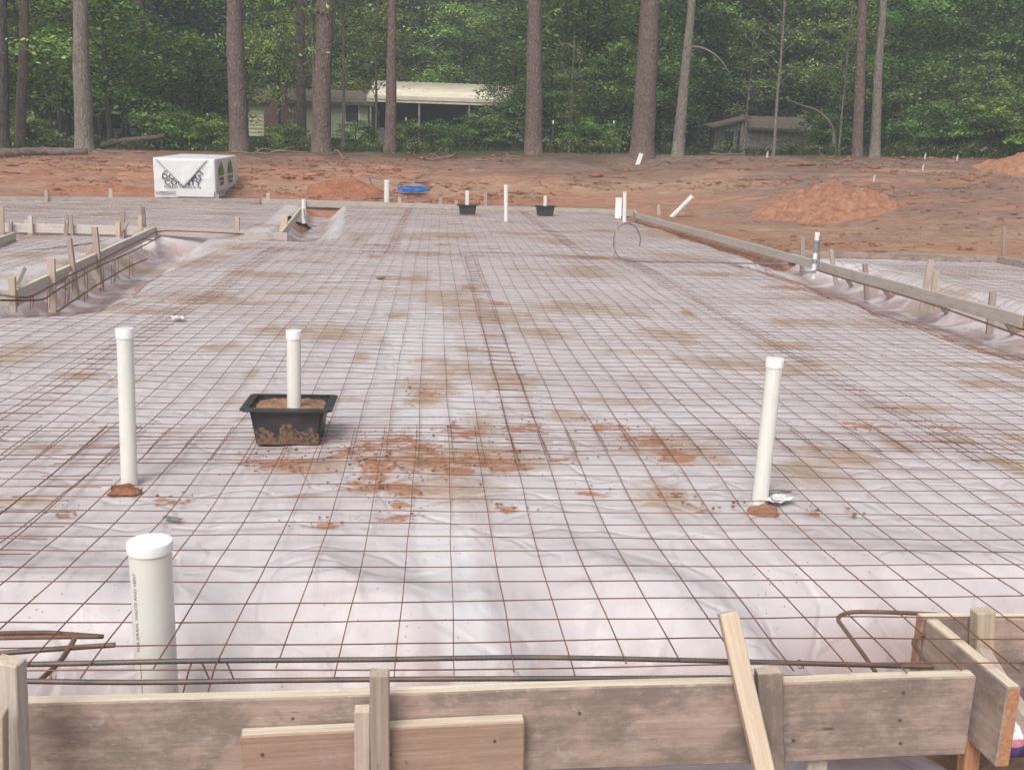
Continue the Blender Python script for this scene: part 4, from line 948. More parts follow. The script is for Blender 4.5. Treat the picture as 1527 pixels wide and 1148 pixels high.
def log(label, pts, r, m='log'):
    P = smooth_path(pts, 10); n = len(P); P = P + .02 * np.random.default_rng(int(r * 1000)).normal(0, 1, P.shape) * .5
    tag(link('fallen_log', TB().tube(P, r * (1 - .35 * np.linspace(0, 1, n)), 12).mesh('log'), M[m]), label, 'log', 'fallen logs')
def gp(px, py, dz): q = GT(px, py); return np.array([q[0], q[1], q[2] + dz])
log('thick dark log on the clay edge at the far left', [gp(-30, 236, .08), gp(20, 234, .10), gp(70, 232, .10), gp(130, 231, .08)], .17)
log('long fallen log raised on brush right of the pale left tree', [D(150, 217, 35.2), D(180, 211, 35.2), D(215, 207, 35.3), D(245, 203, 35.4)], .12)
log('thin bent log in the brush left of the pale left tree', [D(62, 212, 36), D(85, 214, 36), D(100, 209, 36), D(112, 204, 36)], .08)

def litter():
    rg = np.random.default_rng(5); bm_v = []; bm_q = []; n = 0
    for _ in range(14000):
        px = rg.uniform(-60, 1590); py = rg.uniform(231, 300 if px < 1000 else 372)
        x = D(px, py, 1); d = ray(px, py)
        Y = rg.uniform(25.9, 33.4) if (px < 1000 or rg.random() < .5) else rg.uniform(15.3, 33.4); X = D(px, 250, Y)[0]
        if X < 5.2 and Y < 25.9: continue
        if X < -3.5 and Y < 26.8 and X > -9: continue
        if float(fbm(np.array(X * .45), np.array(Y * .8), 88, 3)) < rg.uniform(-.12, .16): continue
        z = float(terr0(X, Y)); s = rg.gamma(1.4, .011) + .006
        c = np.array([X, Y, z + s * .2]); q = rg.normal(0, 1, (6, 3)); pts = np.array([(s, 0, 0), (0, s, 0), (-s, 0, 0), (0, -s, 0), (0, 0, s * .7), (0, 0, -s * .6)]) * (1 + .3 * q[:, :1]) * (rg.uniform(1, 3.2), 1, 1) + c
        bm_v.append(pts)
        for a_, b_ in ((0, 1), (1, 2), (2, 3), (3, 0)): bm_q += [(n + a_, n + b_, n + 4), (n + b_, n + a_, n + 5)]
        n += 6
    o = link('clay_crumbs', np_mesh('clay_crumbs', np.concatenate(bm_v), np.array(bm_q)), M['mounddark']); tag(o, 'loose crumbs of clay scattered over the graded plot', kind='stuff')
litter()

# ------------------------------------------------------------------ leaves and trees
def leaf_cloud(centres, size, rg, flat=.5, asp=.55):
    N = len(centres); th = rg.uniform(0, 2 * math.pi, N); nz = rg.normal(0, 1, (N, 3)); nz[:, 2] = np.abs(nz[:, 2]) + flat * 2; nz /= np.linalg.norm(nz, axis=1)[:, None]
    a = np.stack([np.cos(th), np.sin(th), np.zeros(N)], -1); a -= nz * (a * nz).sum(1)[:, None]; a /= np.linalg.norm(a, axis=1)[:, None]; b = np.cross(nz, a)
    s = size * rg.uniform(.6, 1.35, N)[:, None]
    v = np.stack([centres - a * s * .5, centres + b * s * asp * .5 - a * s * .05, centres + a * s * .5 - nz * s * .12, centres - b * s * asp * .5 - a * s * .05], 1).reshape(-1, 3)
    return v, np.arange(N * 4).reshape(-1, 4)
def crown_mesh(name, seed, nclus, per, rx, rz, z0, leaf, droop=.2, clus=.55, hollow=.35):
    """crown of leaf sprays in layers round an irregular volume; returns mesh and spray centres"""
    rg = np.random.default_rng(seed); C = []
    while len(C) < nclus:
        q = rg.uniform(-1, 1, 3); r = np.linalg.norm(q)
        if r > 1 or r < hollow * rg.random(): continue
        lob = .72 + .55 * float(vn(math.atan2(q[1], q[0]) * 1.5 + 5, q[2] * 2 + seed, seed))
        C.append((q[0] * rx * lob, q[1] * rx * lob, z0 + rz + q[2] * rz))
    C = np.array(C); pts = []; tint = []
    for c in C:
        k = int(per * rg.uniform(.5, 1.6)); R_ = clus * rg.uniform(.7, 1.6); q = rg.normal(0, 1, (k, 3)) * (R_ * .55, R_ * .55, R_ * .12); tint += [rg.random()] * k
        q[:, 2] -= droop * np.hypot(q[:, 0], q[:, 1]) ; pts.append(c + q)
    v, q = leaf_cloud(np.concatenate(pts), leaf, rg); me = np_mesh(name, v, q); attr(me, 'tint', np.repeat(tint, 4)); return me, C
def trunk_mesh(seed, h, r0, r1, lean=.3, limbs=None, k=10, flare=1.35):
    rg = np.random.default_rng(seed); n = 14; t = np.linspace(0, 1, n); sw = np.cumsum(rg.normal(0, 1, (n, 2)), 0) * lean * .05 * h / 10
    P = np.stack([sw[:, 0] - sw[0, 0], sw[:, 1] - sw[0, 1], t * h - .25], -1); rad = r0 + (r1 - r0) * t; rad[0] *= flare; rad[1] *= 1 + (flare - 1) * .25
    tb = TB(); tb.tube(P, rad, k)
    for c in (limbs if limbs is not None else []):
        zz = min(max(.25 * h, c[2] - .35 * math.hypot(c[0], c[1]) - .3), h * .97); i = np.interp(zz, P[:, 2], np.arange(n)); b = np.array([np.interp(i, np.arange(n), P[:, j]) for j in range(3)])
        m = (b + c) / 2 + (0, 0, .15 * rg.random()); r = max(.012, .35 * np.interp(i, np.arange(n), rad)); Q = smooth_path([b, m, c], 4); tb.tube(Q, np.linspace(r, .008, len(Q)), 5, False)
    return tb.mesh('trunk')
class Kind:
    def __init__(s, name, seed, mat_leaf, mat_bark, nclus, per, rx, rz, z0, leaf, h, r0, droop=.25, clus=.6):
        s.name = name; s.crown, C = crown_mesh('crown', seed, nclus, per, rx, rz, z0, leaf, droop, clus); s.crown.materials.append(M[mat_leaf])
        idx = np.random.default_rng(seed).choice(len(C), min(26, len(C)), False); s.trunk = trunk_mesh(seed, h, r0, .03, .3, C[idx]); s.trunk.materials.append(M[mat_bark])
    def put(s, x, y, sc, label, group, rz=None, cat='tree', szf=1.0):
        r_ = empty(s.name, (x, y, float(terr0(x, y))), label, cat, group, random.uniform(0, 6.28) if rz is None else rz); r_.scale = (sc, sc, sc * szf)
        for nm, me in (('trunk', s.trunk), ('crown', s.crown)):
            o = bpy.data.objects.new(nm, me); COL.objects.link(o); o.parent = r_
        return r_
K = {'tall': Kind('broadleaf_tree', 1, 'leaf', 'darkbark', 100, 120, 3.1, 5.2, 2.0, .24, 12, .16, .3, 1.1),
     'dark': Kind('broadleaf_tree', 2, 'leafdark', 'darkbark', 110, 120, 3.3, 5.6, 1.2, .25, 12, .17, .3, 1.1),
     'wide': Kind('broadleaf_tree', 3, 'leaf', 'darkbark', 95, 120, 3.8, 3.8, 1.8, .23, 9, .14, .3, 1.1),
     'bright': Kind('maple_tree', 4, 'leafbright', 'darkbark', 70, 135, 3.0, 3.2, 2.0, .20, 8.4, .12, .40, 1.05),
     'low': Kind('understory_tree', 5, 'leaf', 'darkbark', 90, 60, 2.0, 2.0, .6, .16, 4.4, .07),
     'sap': Kind('sapling', 6, 'leafyellow', 'oak', 46, 34, 1.5, 2.6, 1.9, .13, 7, .055, .2, .42),
     'shrub': Kind('shrub', 7, 'leafbright', 'darkbark', 44, 52, 1.1, .75, .12, .125, 1.4, .03, .2, .32),
     'shrubdark': Kind('shrub', 8, 'leaf', 'darkbark', 46, 52, 1.2, .9, .12, .135, 1.6, .03, .2, .35),
     'weed': Kind('weed', 9, 'leafyellow', 'grass', 10, 22, .55, .20, .04, .08, .35, .006, .3, .22)}
def X_at(px, Y): return float(D(px, 230, Y)[0])
LBL = {'tall': 'mid green broadleaf tree in the wood behind the pines', 'dark': 'dark green broadleaf tree deep in the wood behind the pines', 'wide': 'spreading green tree in the wood behind the pines', 'bright': 'bright green maple growing in the wood behind the pines', 'low': 'low leafy understory tree in the shade of the wood'}
def put(kind, px, Y, sc, label=None, szf=1.0, group=None):
    cat = 'shrub' if kind.startswith('shrub') else 'weed' if kind == 'weed' else 'tree'
    return K[kind].put(X_at(px, Y), Y, sc, label or LBL[kind], group or (f'{kind} trees of the wood'), None, cat, szf)
# hand placed leafy trees that read singly in the photo
put('bright', 165, 37.5, .95, 'bright green maple with drooping sprays right of the pale left trunk', group='maples at the wood edge')
put('bright', 40, 39, 1.05, 'bright green maple behind the trunks at the far left edge', group='maples at the wood edge')
put('tall', 765, 50, .60, 'dark leafy tree hanging over the right end of the carport roof', 1.0, 'single leafy trees')
put('bright', 418, 50, .66, 'small maple with sprays hanging over the house roof beside the chimney', 1.9, 'single leafy trees')
put('sap', 470, 36, 1.0, 'sapling with yellow green sprays left of the pine before the house', 1.0, 'saplings')
put('sap', 560, 37, .9, 'sapling with thin sprays beside the trunk before the carport', 1.05, 'saplings')
put('sap', 513, 34.2, 1.05, 'thin pale sapling with yellow green leaves before the house wall', 1.15, 'saplings')
put('sap', 1153, 33.4, .95, 'thin bare stemmed sapling in front of the grey shed', 1.2, 'saplings')
put('sap', 1108, 34.5, .66, 'short leafy sapling at the left corner of the grey shed', 1.0, 'saplings')
put('sap', 1250, 34.0, .70, 'slim sapling left of the right hand twin trunks', 1.15, 'saplings')
put('sap', 848, 35.5, .55, 'small yellow green sapling right of the central pine', 1.0, 'saplings')
put('bright', 1150, 60, 1.1, 'bright leafy tree rising behind the grey shed', group='maples at the wood edge')
put('bright', 1035, 55, 1.0, 'light green tree beside the pale leaning trunk', group='maples at the wood edge')
put('bright', 1330, 43, .85, 'light green tree behind the right hand twin trunks', group='maples at the wood edge')
put('wide', 870, 44, .95, 'leafy tree between the central pine and the thickest pine', group='single leafy trees')
put('wide', 1480, 42, .9, 'leafy dark tree filling the right frame edge', group='single leafy trees')
put('tall', 1420, 47, .85, 'leafy tree beside the dark trunk at the right', group='single leafy trees')
for px_, Y_, s_, lb_ in ((690, 62, 1.0, 'light green maple showing over the carport roof'), (560, 63, 1.0, 'light green maple rising behind the house roof'), (930, 47, .8, 'light green maple left of the thickest pine'), (1215, 57, 1.0, 'light green maple over the right end of the shed'), (1500, 45, .8, 'light green maple near the right frame edge'), (-20, 44, .9, 'light green maple beyond the left frame edge'), (105, 46, .9, 'light green maple behind the pale left trunk'), (400, 63, .95, 'light green maple left of the chimney'), (855, 52, .9, 'light green maple right of the central pine')):
    put('bright', px_, Y_, s_, lb_, group='maples at the wood edge')
put('wide', 420, 66, 1.15, 'broad green tree rising behind the house chimney', group='single leafy trees')
# the wood
rg = random.Random(21)
for Y, step, kinds, s0, s1 in ((51, 190, ('tall', 'dark', 'wide'), .85, 1.1), (59, 125, ('dark', 'tall', 'dark', 'dark'), 1.0, 1.25), (67, 105, ('dark', 'tall', 'bright'), 1.15, 1.4), (77, 92, ('dark', 'tall'), 1.3, 1.6)):
    px = -260 + rg.uniform(0, step)
    while px < 1790:
        house = 330 < px < 800; shed = 1030 < px < 1250
        if not ((35 < px < 118 and Y < 73) or (house and Y < 62) or (shed and Y < 54) or (Y < 45 and 90 < px < 330)): put(rg.choice(kinds), px, Y + rg.uniform(-2.5, 2.5), rg.uniform(s0, s1))
        px += step * rg.uniform(.7, 1.3)
for px, Y, sc in ((-30, 38, 1), (300, 41, .9), (905, 40, .85), (975, 43, .9), (1275, 42, .8), (1400, 39, .9), (1450, 36.5, .7), (1530, 38, 1.0), (240, 44, .9), (700, 60, .9), (820, 42, .8)): put('low', px, Y, sc)
# shrubs and weeds
for lab, kind, px, Y, sc in (('leafy shrub right before the carport at its left end', 'shrub', 612, 43, .80), ('leafy shrub before the middle of the carport', 'shrub', 655, 43, .78), ('tall leafy shrub before the right half of the carport', 'shrub', 727, 42.5, 1.05), ('small leafy shrub between carport shrubs', 'shrub', 688, 42, .66),
    ('bright shrub left of the first big pine', 'shrub', 245, 36.5, 1.0), ('bright shrub close to the left of the first big pine', 'shrub', 320, 36.0, .8), ('low shrub behind the lumber stack', 'shrub', 285, 37, .75), ('shrub at the foot of the chimney', 'shrub', 430, 37.5, .7),
    ('shrub at the foot of the pale left tree', 'weed', 145, 34.5, 1.2), ('shrub left of the pale left tree', 'shrub', 45, 35.5, .75), ('light green shrub under the dark trunk at right', 'shrub', 1475, 35.0, 1.25), ('dark shrub right of the twin trunks', 'shrubdark', 1370, 35.5, 1.0),
    ('dark shrub at the right frame edge', 'shrubdark', 1530, 35.0, 1.3), ('dark shrub between twin trunks and light green shrub', 'shrubdark', 1420, 36.5, 1.1), ('shrub at the right end of the grey shed', 'shrubdark', 1225, 36.5, .8), ('shrub in front of the grey shed doors', 'weed', 1085, 34.5, 1.3),
    ('shrub right of the central pine', 'shrub', 870, 36, .8), ('shrub left of the thickest pine', 'shrub', 905, 36.5, .65), ('low shrub between thickest pine and pale trunk', 'weed', 985, 34.5, 1.2), ('shrub at the house corner', 'shrubdark', 530, 36.5, .6)):
    put(kind, px, Y, sc, lab, group='shrubs along the wood edge')
random.seed(99)
WL = [(205, 34), (330, 33.6), (400, 34.4), (470, 34), (540, 33.8), (565, 34.5), (590, 34), (620, 33.6), (645, 34.2), (805, 34), (830, 34.2), (860, 33.7), (895, 34), (1035, 34.2), (1125, 34), (1180, 34), (1210, 34.4), (1235, 33.9), (1325, 34.2), (1350, 34.5), (1385, 34.2), (1440, 34), (1500, 34), (75, 34.6), (15, 34.4), (110, 35)]
for px, Y in WL: put('weed', px, Y, random.uniform(.5, 1.3), 'small weed sprouting along the edge of the cleared ground', group='weeds along the wood edge')

# pines and other standing trunks
def pine_crown(seed):
    rg = np.random.default_rng(seed); C = []
    for k in range(60):
        z = rg.uniform(0, 7.5); r = (3.0 * (1 - z / 9.5)) * math.sqrt(rg.random()); a_ = rg.uniform(0, 6.28); C.append((r * math.cos(a_), r * math.sin(a_), z))
    pts = np.concatenate([np.array(c) + rg.normal(0, 1, (46, 3)) * (.5, .5, .22) for c in C]); v, q = leaf_cloud(pts, .34, rg, .1, .14); me = np_mesh('crown', v, q); me.materials.append(M['leafdark']); return me
PC = [pine_crown(91), pine_crown(92)]
def big_trunk(name, label, xb, yb, xt, Y, wb, wt, m, group, crown='pine', H=19, cat='tree', kind=0):
    b = D(xb, yb, Y); t = D(xt, 0, Y); d = (t - b) / (t[2] - b[2]); zb = float(terr0(b[0], b[1])); root = empty(name, (b[0], b[1], zb), label, cat, group)
    rb = wb / 2 / 1500 * Y; rt = wt / 2 / 1500 * Y; slope = (rb - rt) / (t[2] - b[2]); n = 22; z = np.linspace(-.3, H, n); rg = np.random.default_rng(int(xb))
    rad = np.maximum(rb - slope * np.maximum(z, 0), rb * .25) * (1 + .03 * rg.normal(0, 1, n)); rad[z < .4] *= 1.18; sw = np.cumsum(rg.normal(0, .012, (n, 2)), 0)
    P = np.stack([d[0] * z + sw[:, 0], d[1] * z * 0 + sw[:, 1], z], -1); P[:, :2] -= P[0, :2]
    link('trunk', TB().tube(P, rad, 18).mesh('trunk'), M[m], root)
    if crown == 'pine':
        o = bpy.data.objects.new('crown', PC[kind % 2]); COL.objects.link(o); o.parent = root; o.location = Vector(P[-1]) - Vector((0, 0, 6)); o.rotation_euler[2] = rg.uniform(0, 6)
    elif crown == 'leaf':
        o = bpy.data.objects.new('crown', K['tall'].crown); COL.objects.link(o); o.parent = root; o.location = Vector(P[-1]) - Vector((0, 0, 9)); o.rotation_euler[2] = rg.uniform(0, 6); o.scale = (1.1, 1.1, .9)
    return root, P
PG = 'tall trunks along the wood edge'
big_trunk('pine_tree', 'dark trunk cut off by the left frame edge', 4, 228, 2, 33.8, 17, 14, 'darkbark', PG)
big_trunk('pine_tree', 'slim grey brown trunk near the left frame edge', 29, 226, 36, 34.5, 14, 12, 'pine', PG, kind=1)
big_trunk('oak_tree', 'thick pale grey trunk left of the lumber stack', 126, 229, 121, 33.2, 25, 19, 'oak', PG, 'leaf')
big_trunk('pine_tree', 'reddish pine trunk just right of the lumber stack', 357, 226, 347, 33.5, 28, 21, 'pine', PG)
big_trunk('pine_tree', 'narrow dark trunk in front of the house chimney', 449, 212, 447, 44, 14, 12, 'pine', PG, kind=1)
big_trunk('pine_tree', 'thick pine trunk before the pale house wall', 479, 227, 485, 33.4, 28, 22, 'pine', PG)
big_trunk('pine_tree', 'trunk standing before the left end of the carport roof', 580, 226, 584, 33.6, 17, 11, 'pine', PG, kind=1)
big_trunk('pine_tree', 'straight pine trunk just right of the carport', 796, 228, 800, 33.2, 25, 20, 'pine', PG)
big_trunk('pine_tree', 'slender brown trunk right of the central pine', 837, 212, 844, 42, 11, 8, 'darkbark', PG, kind=1)
big_trunk('pine_tree', 'thickest pine trunk with the white stub at its foot', 957, 234, 969, 32.8, 36, 27, 'pine', PG)
r11, P11 = big_trunk('oak_tree', 'pale leaning trunk with a dead side branch', 1010, 234, 1032, 33.0, 18, 11, 'oak', PG, 'leaf')
big_trunk('pine_tree', 'reddish left trunk of the right hand twin pair', 1279, 239, 1288, 32.8, 15, 13, 'pine', PG)
big_trunk('oak_tree', 'greyish right trunk of the right hand twin pair', 1304, 240, 1320, 32.9, 15, 10, 'oak', PG, 'leaf')
big_trunk('pine_tree', 'dark trunk deep in the wood near the right edge', 1446, 185, 1452, 48, 14, 12, 'darkbark', PG, kind=1)
big_trunk('pine_tree', 'dark trunk deep in the wood behind the lumber stack', 212, 190, 208, 47, 18, 15, 'darkbark', PG)
big_trunk('pine_tree', 'dark trunk beyond the fence at the left', 84, 180, 86, 52, 12, 10, 'darkbark', PG, kind=1)
big_trunk('pine_tree', 'dark trunk behind the fence post near the thickest pine', 900, 210, 903, 45, 12, 10, 'darkbark', PG)
z_ = P11[:, 2]; i_ = np.argmin(abs(z_ - 3.7)); link('dead_branch', TB().tube(smooth_path([P11[i_], P11[i_] + (.5, -.1, -.05), P11[i_] + (1.0, -.2, -.35), P11[i_] + (1.4, -.2, -.85)], 6), np.linspace(.05, .015, 19), 6).mesh('dead_branch'), M['oak'], r11)
cp = [D(1245, 238, 34.2), D(1243, 200, 34.2), D(1236, 182, 34.1), D(1218, 165, 34), D(1200, 159, 34), D(1174, 149, 33.9)]; cP = smooth_path(cp, 6)
tag(link('bent_tree', TB().tube(cP, np.linspace(.075, .022, len(cP)), 8).mesh('bent_tree'), M['oak']), 'thin bare trunk bowed over to the left beside the shed', 'tree', PG)

def far_woods():
    rg = np.random.default_rng(77); N = 90000; cl = 2300
    cx = rg.uniform(-75, 80, cl); cy = rg.uniform(86, 104, cl); cz = rg.uniform(.5, 30, cl); cz[:900] = rg.uniform(-.6, 3.5, 900); C = np.stack([cx, cy, cz], -1)
    idx = rg.integers(0, cl, N); P = C[idx] + rg.normal(0, 1, (N, 3)) * (1.5, 1.2, .8); P[:, 2] += terr0(P[:, 0], P[:, 1])
    v, q = leaf_cloud(P, .62, rg, .3, .6); fm = np_mesh('far_woods', v, q); attr(fm, 'tint', np.repeat(.1 + .5 * rg.random(cl)[idx], 4)); tag(link('far_woods', fm, M['leafdark']), 'far mass of dark woodland closing the view', kind='stuff')
far_woods()
def grass():
    rg = np.random.default_rng(31); N = 26000; px = rg.uniform(-60, 1590, N); Y = 33.2 + 22 * rg.random(N) ** 1.6; X = np.array([X_at(a_, b_) for a_, b_ in zip(px, Y)])
    keep = (fbm(X * .5, Y * .4, 33, 3) > .0); X = X[keep]; Y = Y[keep]; n = len(X); Z = terr0(X, Y); h = rg.uniform(.08, .34, n); w = .012; an = rg.uniform(0, 6.28, n); lx = rg.normal(0, .09, n); ly = rg.normal(0, .09, n)
    ca, sa = np.cos(an) * w, np.sin(an) * w
    v = np.stack([np.stack([X - ca, Y - sa, Z - .02], -1), np.stack([X + ca, Y + sa, Z - .02], -1), np.stack([X + lx, Y + ly, Z + h], -1)], 1).reshape(-1, 3)
    tag(link('grass', np_mesh('grass', v, np.arange(n * 3).reshape(-1, 3)), M['grass']), 'rough grass under the trees', kind='stuff')
grass()

# ------------------------------------------------------------------ house, shed, fence
def quadbox(p, q, m, parent, name, bev=0): # axis box from min to max in parent space
    p = np.array(p, float); q = np.array(q, float); o = link(name, boxm(q[0] - p[0], q[1] - p[1], 0, q[2] - p[2], bev), M[m], parent); o.location = ((p[0] + q[0]) / 2, (p[1] + q[1]) / 2, p[2]); return o
def house():
    Y = 54.0; x0 = X_at(372, Y); xm = X_at(549, Y); x1 = X_at(770, Y); zb = float(D(450, 209, Y)[2]); ze = float(D(450, 149, Y)[2]) ; h = ze - zb
    ang = -.02; root = empty('house', (x0, Y, zb), 'low pale yellow sided house with brick chimney behind the pines', 'house', rz=ang); w = xm - x0
    def slats(x_a, x_b, y, z_a, z_b):
        tb_v = []; q = []; n = 0; z = z_a
        while z < z_b - .01:
            z2 = min(z + .19, z_b); tb_v += [(x_a, y - .035, z), (x_b, y - .035, z), (x_b, y, z2), (x_a, y, z2)]; q.append((n, n + 1, n + 2, n + 3)); n += 4
            tb_v += [(x_a, y - .035, z), (x_b, y - .035, z), (x_b, y, z), (x_a, y, z)]; q.append((n + 3, n + 2, n + 1, n)); n += 4; z = z2
        return np_mesh('wall', np.array(tb_v), np.array(q))
    link('wall', slats(0, w, 0, .12, h), M['siding'], root); quadbox((0, .01, -.5), (w, 7, h), 'siding', root, 'wall_core'); quadbox((0, -.01, -.6), (w, .0, .115), 'darkgrey', root, 'foundation')
    # gable roof, ridge along x
    bm = bmesh.new(); e = .35; P_ = [(-e, -.45, h - .05), (w + e, -.45, h - .05), (w + e, 3.5, h + .72), (-e, 3.5, h + .72), (w + e, 7.45, h - .05), (-e, 7.45, h - .05)]; vv = [bm.verts.new(p_) for p_ in P_]
    bm.faces.new(vv[:4]); bm.faces.new((vv[3], vv[2], vv[4], vv[5])); f = link('roof', bm_mesh(bm, 'roof'), M['shingle'], root); so = f.modifiers.new('t', 'SOLIDIFY'); so.thickness = .16
    cxx = X_at(420, Y) - x0; ch = empty('chimney', (0, 0, 0), None, None); ch.parent = root
    bm = bmesh.new(); prof = [(.75, -.3), (.75, h * .62), (.36, h * .92), (.36, h + .75)]; rr = [[bm.verts.new((cxx + sx * a_, -.30 + sy * .30, z)) for sx, sy in ((-1, -1), (1, -1), (1, 1), (-1, 1))] for a_, z in prof]
    for a_, b_ in zip(rr, rr[1:]):
        for i in range(4): bm.faces.new((a_[i], a_[(i + 1) % 4], b_[(i + 1) % 4], b_[i]))
    bm.faces.new(rr[-1]); bpy.data.objects.remove(ch); link('chimney', bm_mesh(bm, 'chimney'), M['brick'], root)
    wf = quadbox((w * .80, -.06, .9), (w * .80 + .8, -.02, 1.9), 'cap', root, 'window_frame'); wp = quadbox((w * .80 + .07, -.068, .97), (w * .80 + .73, -.061, 1.83), 'darkgrey', root, 'window_pane')
    # carport
    cw = x1 - xm; cr = empty('carport', (xm, Y - .6, zb), 'open carport with cream ribbed metal roof beside the house', 'carport', rz=-.035)
    zt0 = float(D(549, 122, Y)[2]) - zb; ef = float(D(549, 153, Y)[2]) - zb
    nr = 44; vs_ = []; q = []
    for i in range(nr + 1):
        x = cw * i / nr; b_ = .03 if i % 2 else 0
        vs_ += [(x, 0, ef + .30 + b_), (x, 3.8, zt0 + .25 + b_)]
        if i: k = 2 * i; q.append((k - 2, k, k + 1, k - 1))
    f = link('roof', np_mesh('roof', np.array(vs_), np.array(q)), M['metalroof'], cr); so = f.modifiers.new('t', 'SOLIDIFY'); so.thickness = .03
    quadbox((-.03, -.05, ef + .16), (cw + .03, -.004, ef + .34), 'metalroof', cr, 'fascia'); quadbox((-.03, .0, ef + .02), (cw + .03, .05, ef + .155), 'metalroof', cr, 'gutter')
    for f_ in (.02, .34, .67, .98): quadbox((cw * f_ - .05, .1, -.4), (cw * f_ + .05, .2, ef + .1), 'greyboard', cr, 'post')
    quadbox((.3, 3.2, -.4), (cw, 3.3, ef + .2), 'darkgrey', cr, 'back_wall'); quadbox((cw - .06, .3, -.4), (cw, 3.2, ef + .1), 'darkgrey', cr, 'side_wall')
    quadbox((.45, .8, -.3), (1.0, 1.5, .75), 'conduit', cr, 'storage_bin'); quadbox((2.6, 1.4, -.3), (4.4, 2.6, 1.0), 'black', cr, 'covered_load')
house()
def shed():
    Y = 47.0; x0 = X_at(1070, Y); x1 = X_at(1112, Y); x2 = X_at(1208, Y); zb = float(D(1110, 236, Y)[2]); ze = float(D(1110, 190, Y)[2]); h = ze - zb; zr = float(D(1130, 171, Y)[2]) - zb
    root = empty('shed', (x1, Y, zb), 'weathered grey wooden shed with brown roof among the trees', 'shed'); gw = x1 - x0; L = x2 - x1
    rng = np.random.default_rng(3); k = 9
    bm = bmesh.new()
    for i in range(k):
        xa = -gw + gw * i / k; xb = xa + gw / k * .97; yo = (1 - (i + .5) / k) * .8; vv = [bm.verts.new(p_) for p_ in ((xa, yo, -.5), (xb, yo, -.5), (xb, yo, h * .95 + (zr - h) * (i + 1) / k * .6), (xa, yo, h * .95 + (zr - h) * i / k * .6))]; bm.faces.new(vv)
    f = link('gable_wall', bm_mesh(bm, 'gable'), M['greyboard'], root); so = f.modifiers.new('t', 'SOLIDIFY'); so.thickness = .05
    quadbox((-gw * .70, .28, -.4), (-gw * .42, .40, h * .85), 'darkgrey', root, 'doorway'); quadbox((-gw * .30, .10, -.4), (-gw * .1, .2, h * .9), 'darkgrey', root, 'doorway')
    bm = bmesh.new(); n = 22
    for i in range(n):
        xa = L * i / n; vv = [bm.verts.new(p_) for p_ in ((xa, 0, -.5), (xa + L / n * .96, 0, -.5), (xa + L / n * .96, 0, h), (xa, 0, h))]; bm.faces.new(vv)
    f = link('side_wall', bm_mesh(bm, 'side'), M['greyboard'], root); so = f.modifiers.new('t', 'SOLIDIFY'); so.thickness = .05
    quadbox((0.02, .06, -.5), (L, 3.4, h * .95), 'darkgrey', root, 'inner_wall')
    bm = bmesh.new(); vv = [bm.verts.new(p_) for p_ in ((-.1, -.4, h - .02), (L + .2, -.4, h - .02), (L + .1, 1.7, zr), (.2, 1.7, zr), (L + .2, 3.8, h), (-.1, 3.8, h))]; bm.faces.new(vv[:4]); bm.faces.new((vv[3], vv[2], vv[4], vv[5]))
    f = link('roof', bm_mesh(bm, 'roof'), M['shingle'], root); so = f.modifiers.new('t', 'SOLIDIFY'); so.thickness = .12
    bm = bmesh.new(); vv = [bm.verts.new(p_) for p_ in ((-gw - .3, .3, h * .98), (.05, -.2, zr * .93), (.2, 1.7, zr), (-gw - .1, 2.6, h * 1.1))]; bm.faces.new(vv)
    f = link('lean_to_roof', bm_mesh(bm, 'roof2'), M['shingle'], root); so = f.modifiers.new('t', 'SOLIDIFY'); so.thickness = .08
shed()
def fence():
    root = empty('wire_fence', (X_at(60, 40), 40, float(terr0(X_at(60, 40), 40))), 'old post and wire fence in the brush at the far left', 'fence'); o0 = np.array(root.location); pts = []
    for k, px in enumerate((-10, 12, 36, 62, 73, 78, 88, 100, 112, 150, 168, 186)):
        Y = 38.5 + .02 * (px - 60); x = X_at(px, Y); z = float(terr0(x, Y)); h = random.uniform(.95, 1.5); q = np.array([x, Y, z]) - o0; pts.append(q + (0, 0, h * .8))
        link('fence_post', TB().tube([q - (0, 0, .2), q + (random.uniform(-.05, .05), 0, h)], random.uniform(.035, .06), 7).mesh('fence_post'), M['post'], root)
    for dz in (0, -.35): link('fence_wire', TB().tube([p_ + (0, 0, dz) for p_ in pts], .006, 4, False).mesh('fence_wire'), M['post'], root)
fence()
for lab, px, y0, y1 in (('thin steel post with white tip left of the first pine', 311, 169, 212), ('thin steel post with white tip above the lumber stack', 212, 170, 200), ('thin steel post right of the carport shrubs', 605, 175, 225), ('steel post with white tip right of the central pine', 823, 180, 226), ('steel post with white tip left of the thickest pine', 913, 180, 222)):
    Y = 38.5; b = D(px, y1 + 3, Y); t = D(px, y0, Y); r_ = empty('fence_post', (b[0], b[1], float(terr0(b[0], b[1]))), lab, 'post', 'steel fence posts'); h = t[2] - r_.location[2]
    link('post_shaft', boxm(.05, .035, -.2, h - .12, 0), M['tpost'], r_); link('white_tip', boxm(.055, .04, h - .12, h, 0), M['flag'], r_)
ub = empty('utility_box', (X_at(174, 41), 41, float(terr0(X_at(174, 41), 41))), 'small pale utility box on a grey post beyond the fence', 'utility box')
link('post', boxm(.16, .12, -.2, .75, .01), M['greyboard'], ub); link('box', boxm(.36, .25, .72, 1.25, .02), M['darkgrey'], ub); link('lid', boxm(.42, .30, 1.25, 1.34, .02), M['flag'], ub)

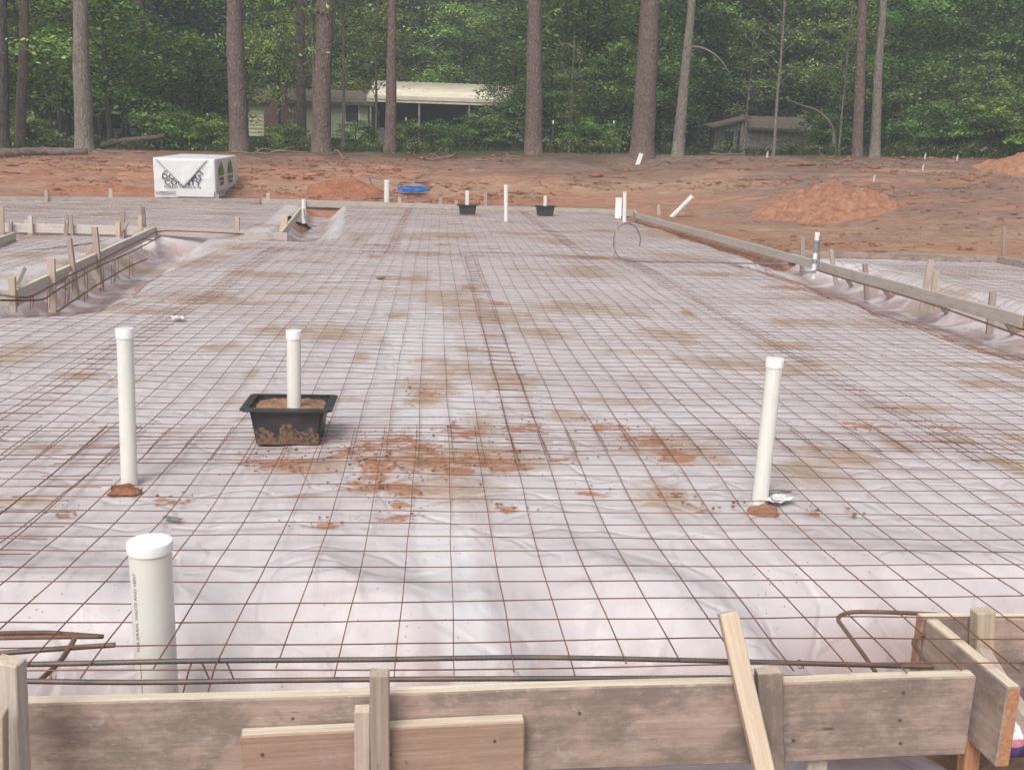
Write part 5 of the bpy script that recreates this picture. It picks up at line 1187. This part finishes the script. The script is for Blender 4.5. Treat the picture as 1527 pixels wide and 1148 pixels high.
# ------------------------------------------------------------------ air
hz = bpy.data.materials.new('haze'); hz.use_nodes = True; hz.node_tree.nodes.clear(); hn = hz.node_tree
ho = hn.nodes.new('ShaderNodeOutputMaterial'); hv = hn.nodes.new('ShaderNodeVolumePrincipled'); hv.inputs['Color'].default_value = (.80, .86, .90, 1); hv.inputs['Density'].default_value = .0029
hn.links.new(hv.outputs[0], ho.inputs['Volume'])
bm = bmesh.new(); bmesh.ops.create_cube(bm, size=1)
for v in bm.verts: v.co = Vector((v.co.x * 470, 180 + v.co.y * 470, 22 + v.co.z * 52))
o = link('haze', bm_mesh(bm, 'haze'), hz); tag(o, 'thin pale humid air over the plot and wood', kind='stuff')

# ------------------------------------------------------------------ camera, light, render
cam = bpy.data.cameras.new('camera'); co = bpy.data.objects.new('camera', cam); COL.objects.link(co); SC.camera = co
cam.sensor_fit = 'HORIZONTAL'; cam.sensor_width = 36; cam.lens = 36 * F / W; cam.clip_start = .05; cam.clip_end = 1500
co.matrix_world = Matrix(((_r[0], _u[0], -_f[0], 0), (_r[1], _u[1], -_f[1], 0), (_r[2], _u[2], -_f[2], EYE), (0, 0, 0, 1)))
w = bpy.data.worlds.new('World'); SC.world = w; w.use_nodes = True; nt = w.node_tree; bg = nt.nodes['Background']
sky = nt.nodes.new('ShaderNodeTexSky'); sky.sky_type = 'NISHITA'; sky.sun_disc = False; SE, SA = R(50), R(205)
sky.sun_elevation = SE; sky.sun_rotation = SA; sky.air_density = 1.0; sky.dust_density = 6.0; sky.ozone_density = 1.0
hs = nt.nodes.new('ShaderNodeHueSaturation'); hs.inputs['Saturation'].default_value = .40
nt.links.new(sky.outputs[0], hs.inputs['Color']); nt.links.new(hs.outputs[0], bg.inputs[0]); bg.inputs[1].default_value = .12
sl = bpy.data.lights.new('sun', 'SUN'); sl.energy = 1.2; sl.angle = R(25); sl.color = (1, .96, .91); so = bpy.data.objects.new('sun', sl); COL.objects.link(so)
sd = Vector((math.sin(SA) * math.cos(SE), math.cos(SA) * math.cos(SE), math.sin(SE))); so.rotation_euler = sd.to_track_quat('Z', 'Y').to_euler(); so.location = (0, 0, 30)
vs = SC.view_settings; vs.view_transform = 'Standard'; vs.look = 'None'; vs.gamma = 1; vs.exposure = .57
SC.render.engine = 'CYCLES'; SC.cycles.use_denoising = True; SC.cycles.max_bounces = 6; SC.cycles.diffuse_bounces = 4; SC.cycles.transparent_max_bounces = 4
SC.render.resolution_x = 1024; SC.render.resolution_y = 769
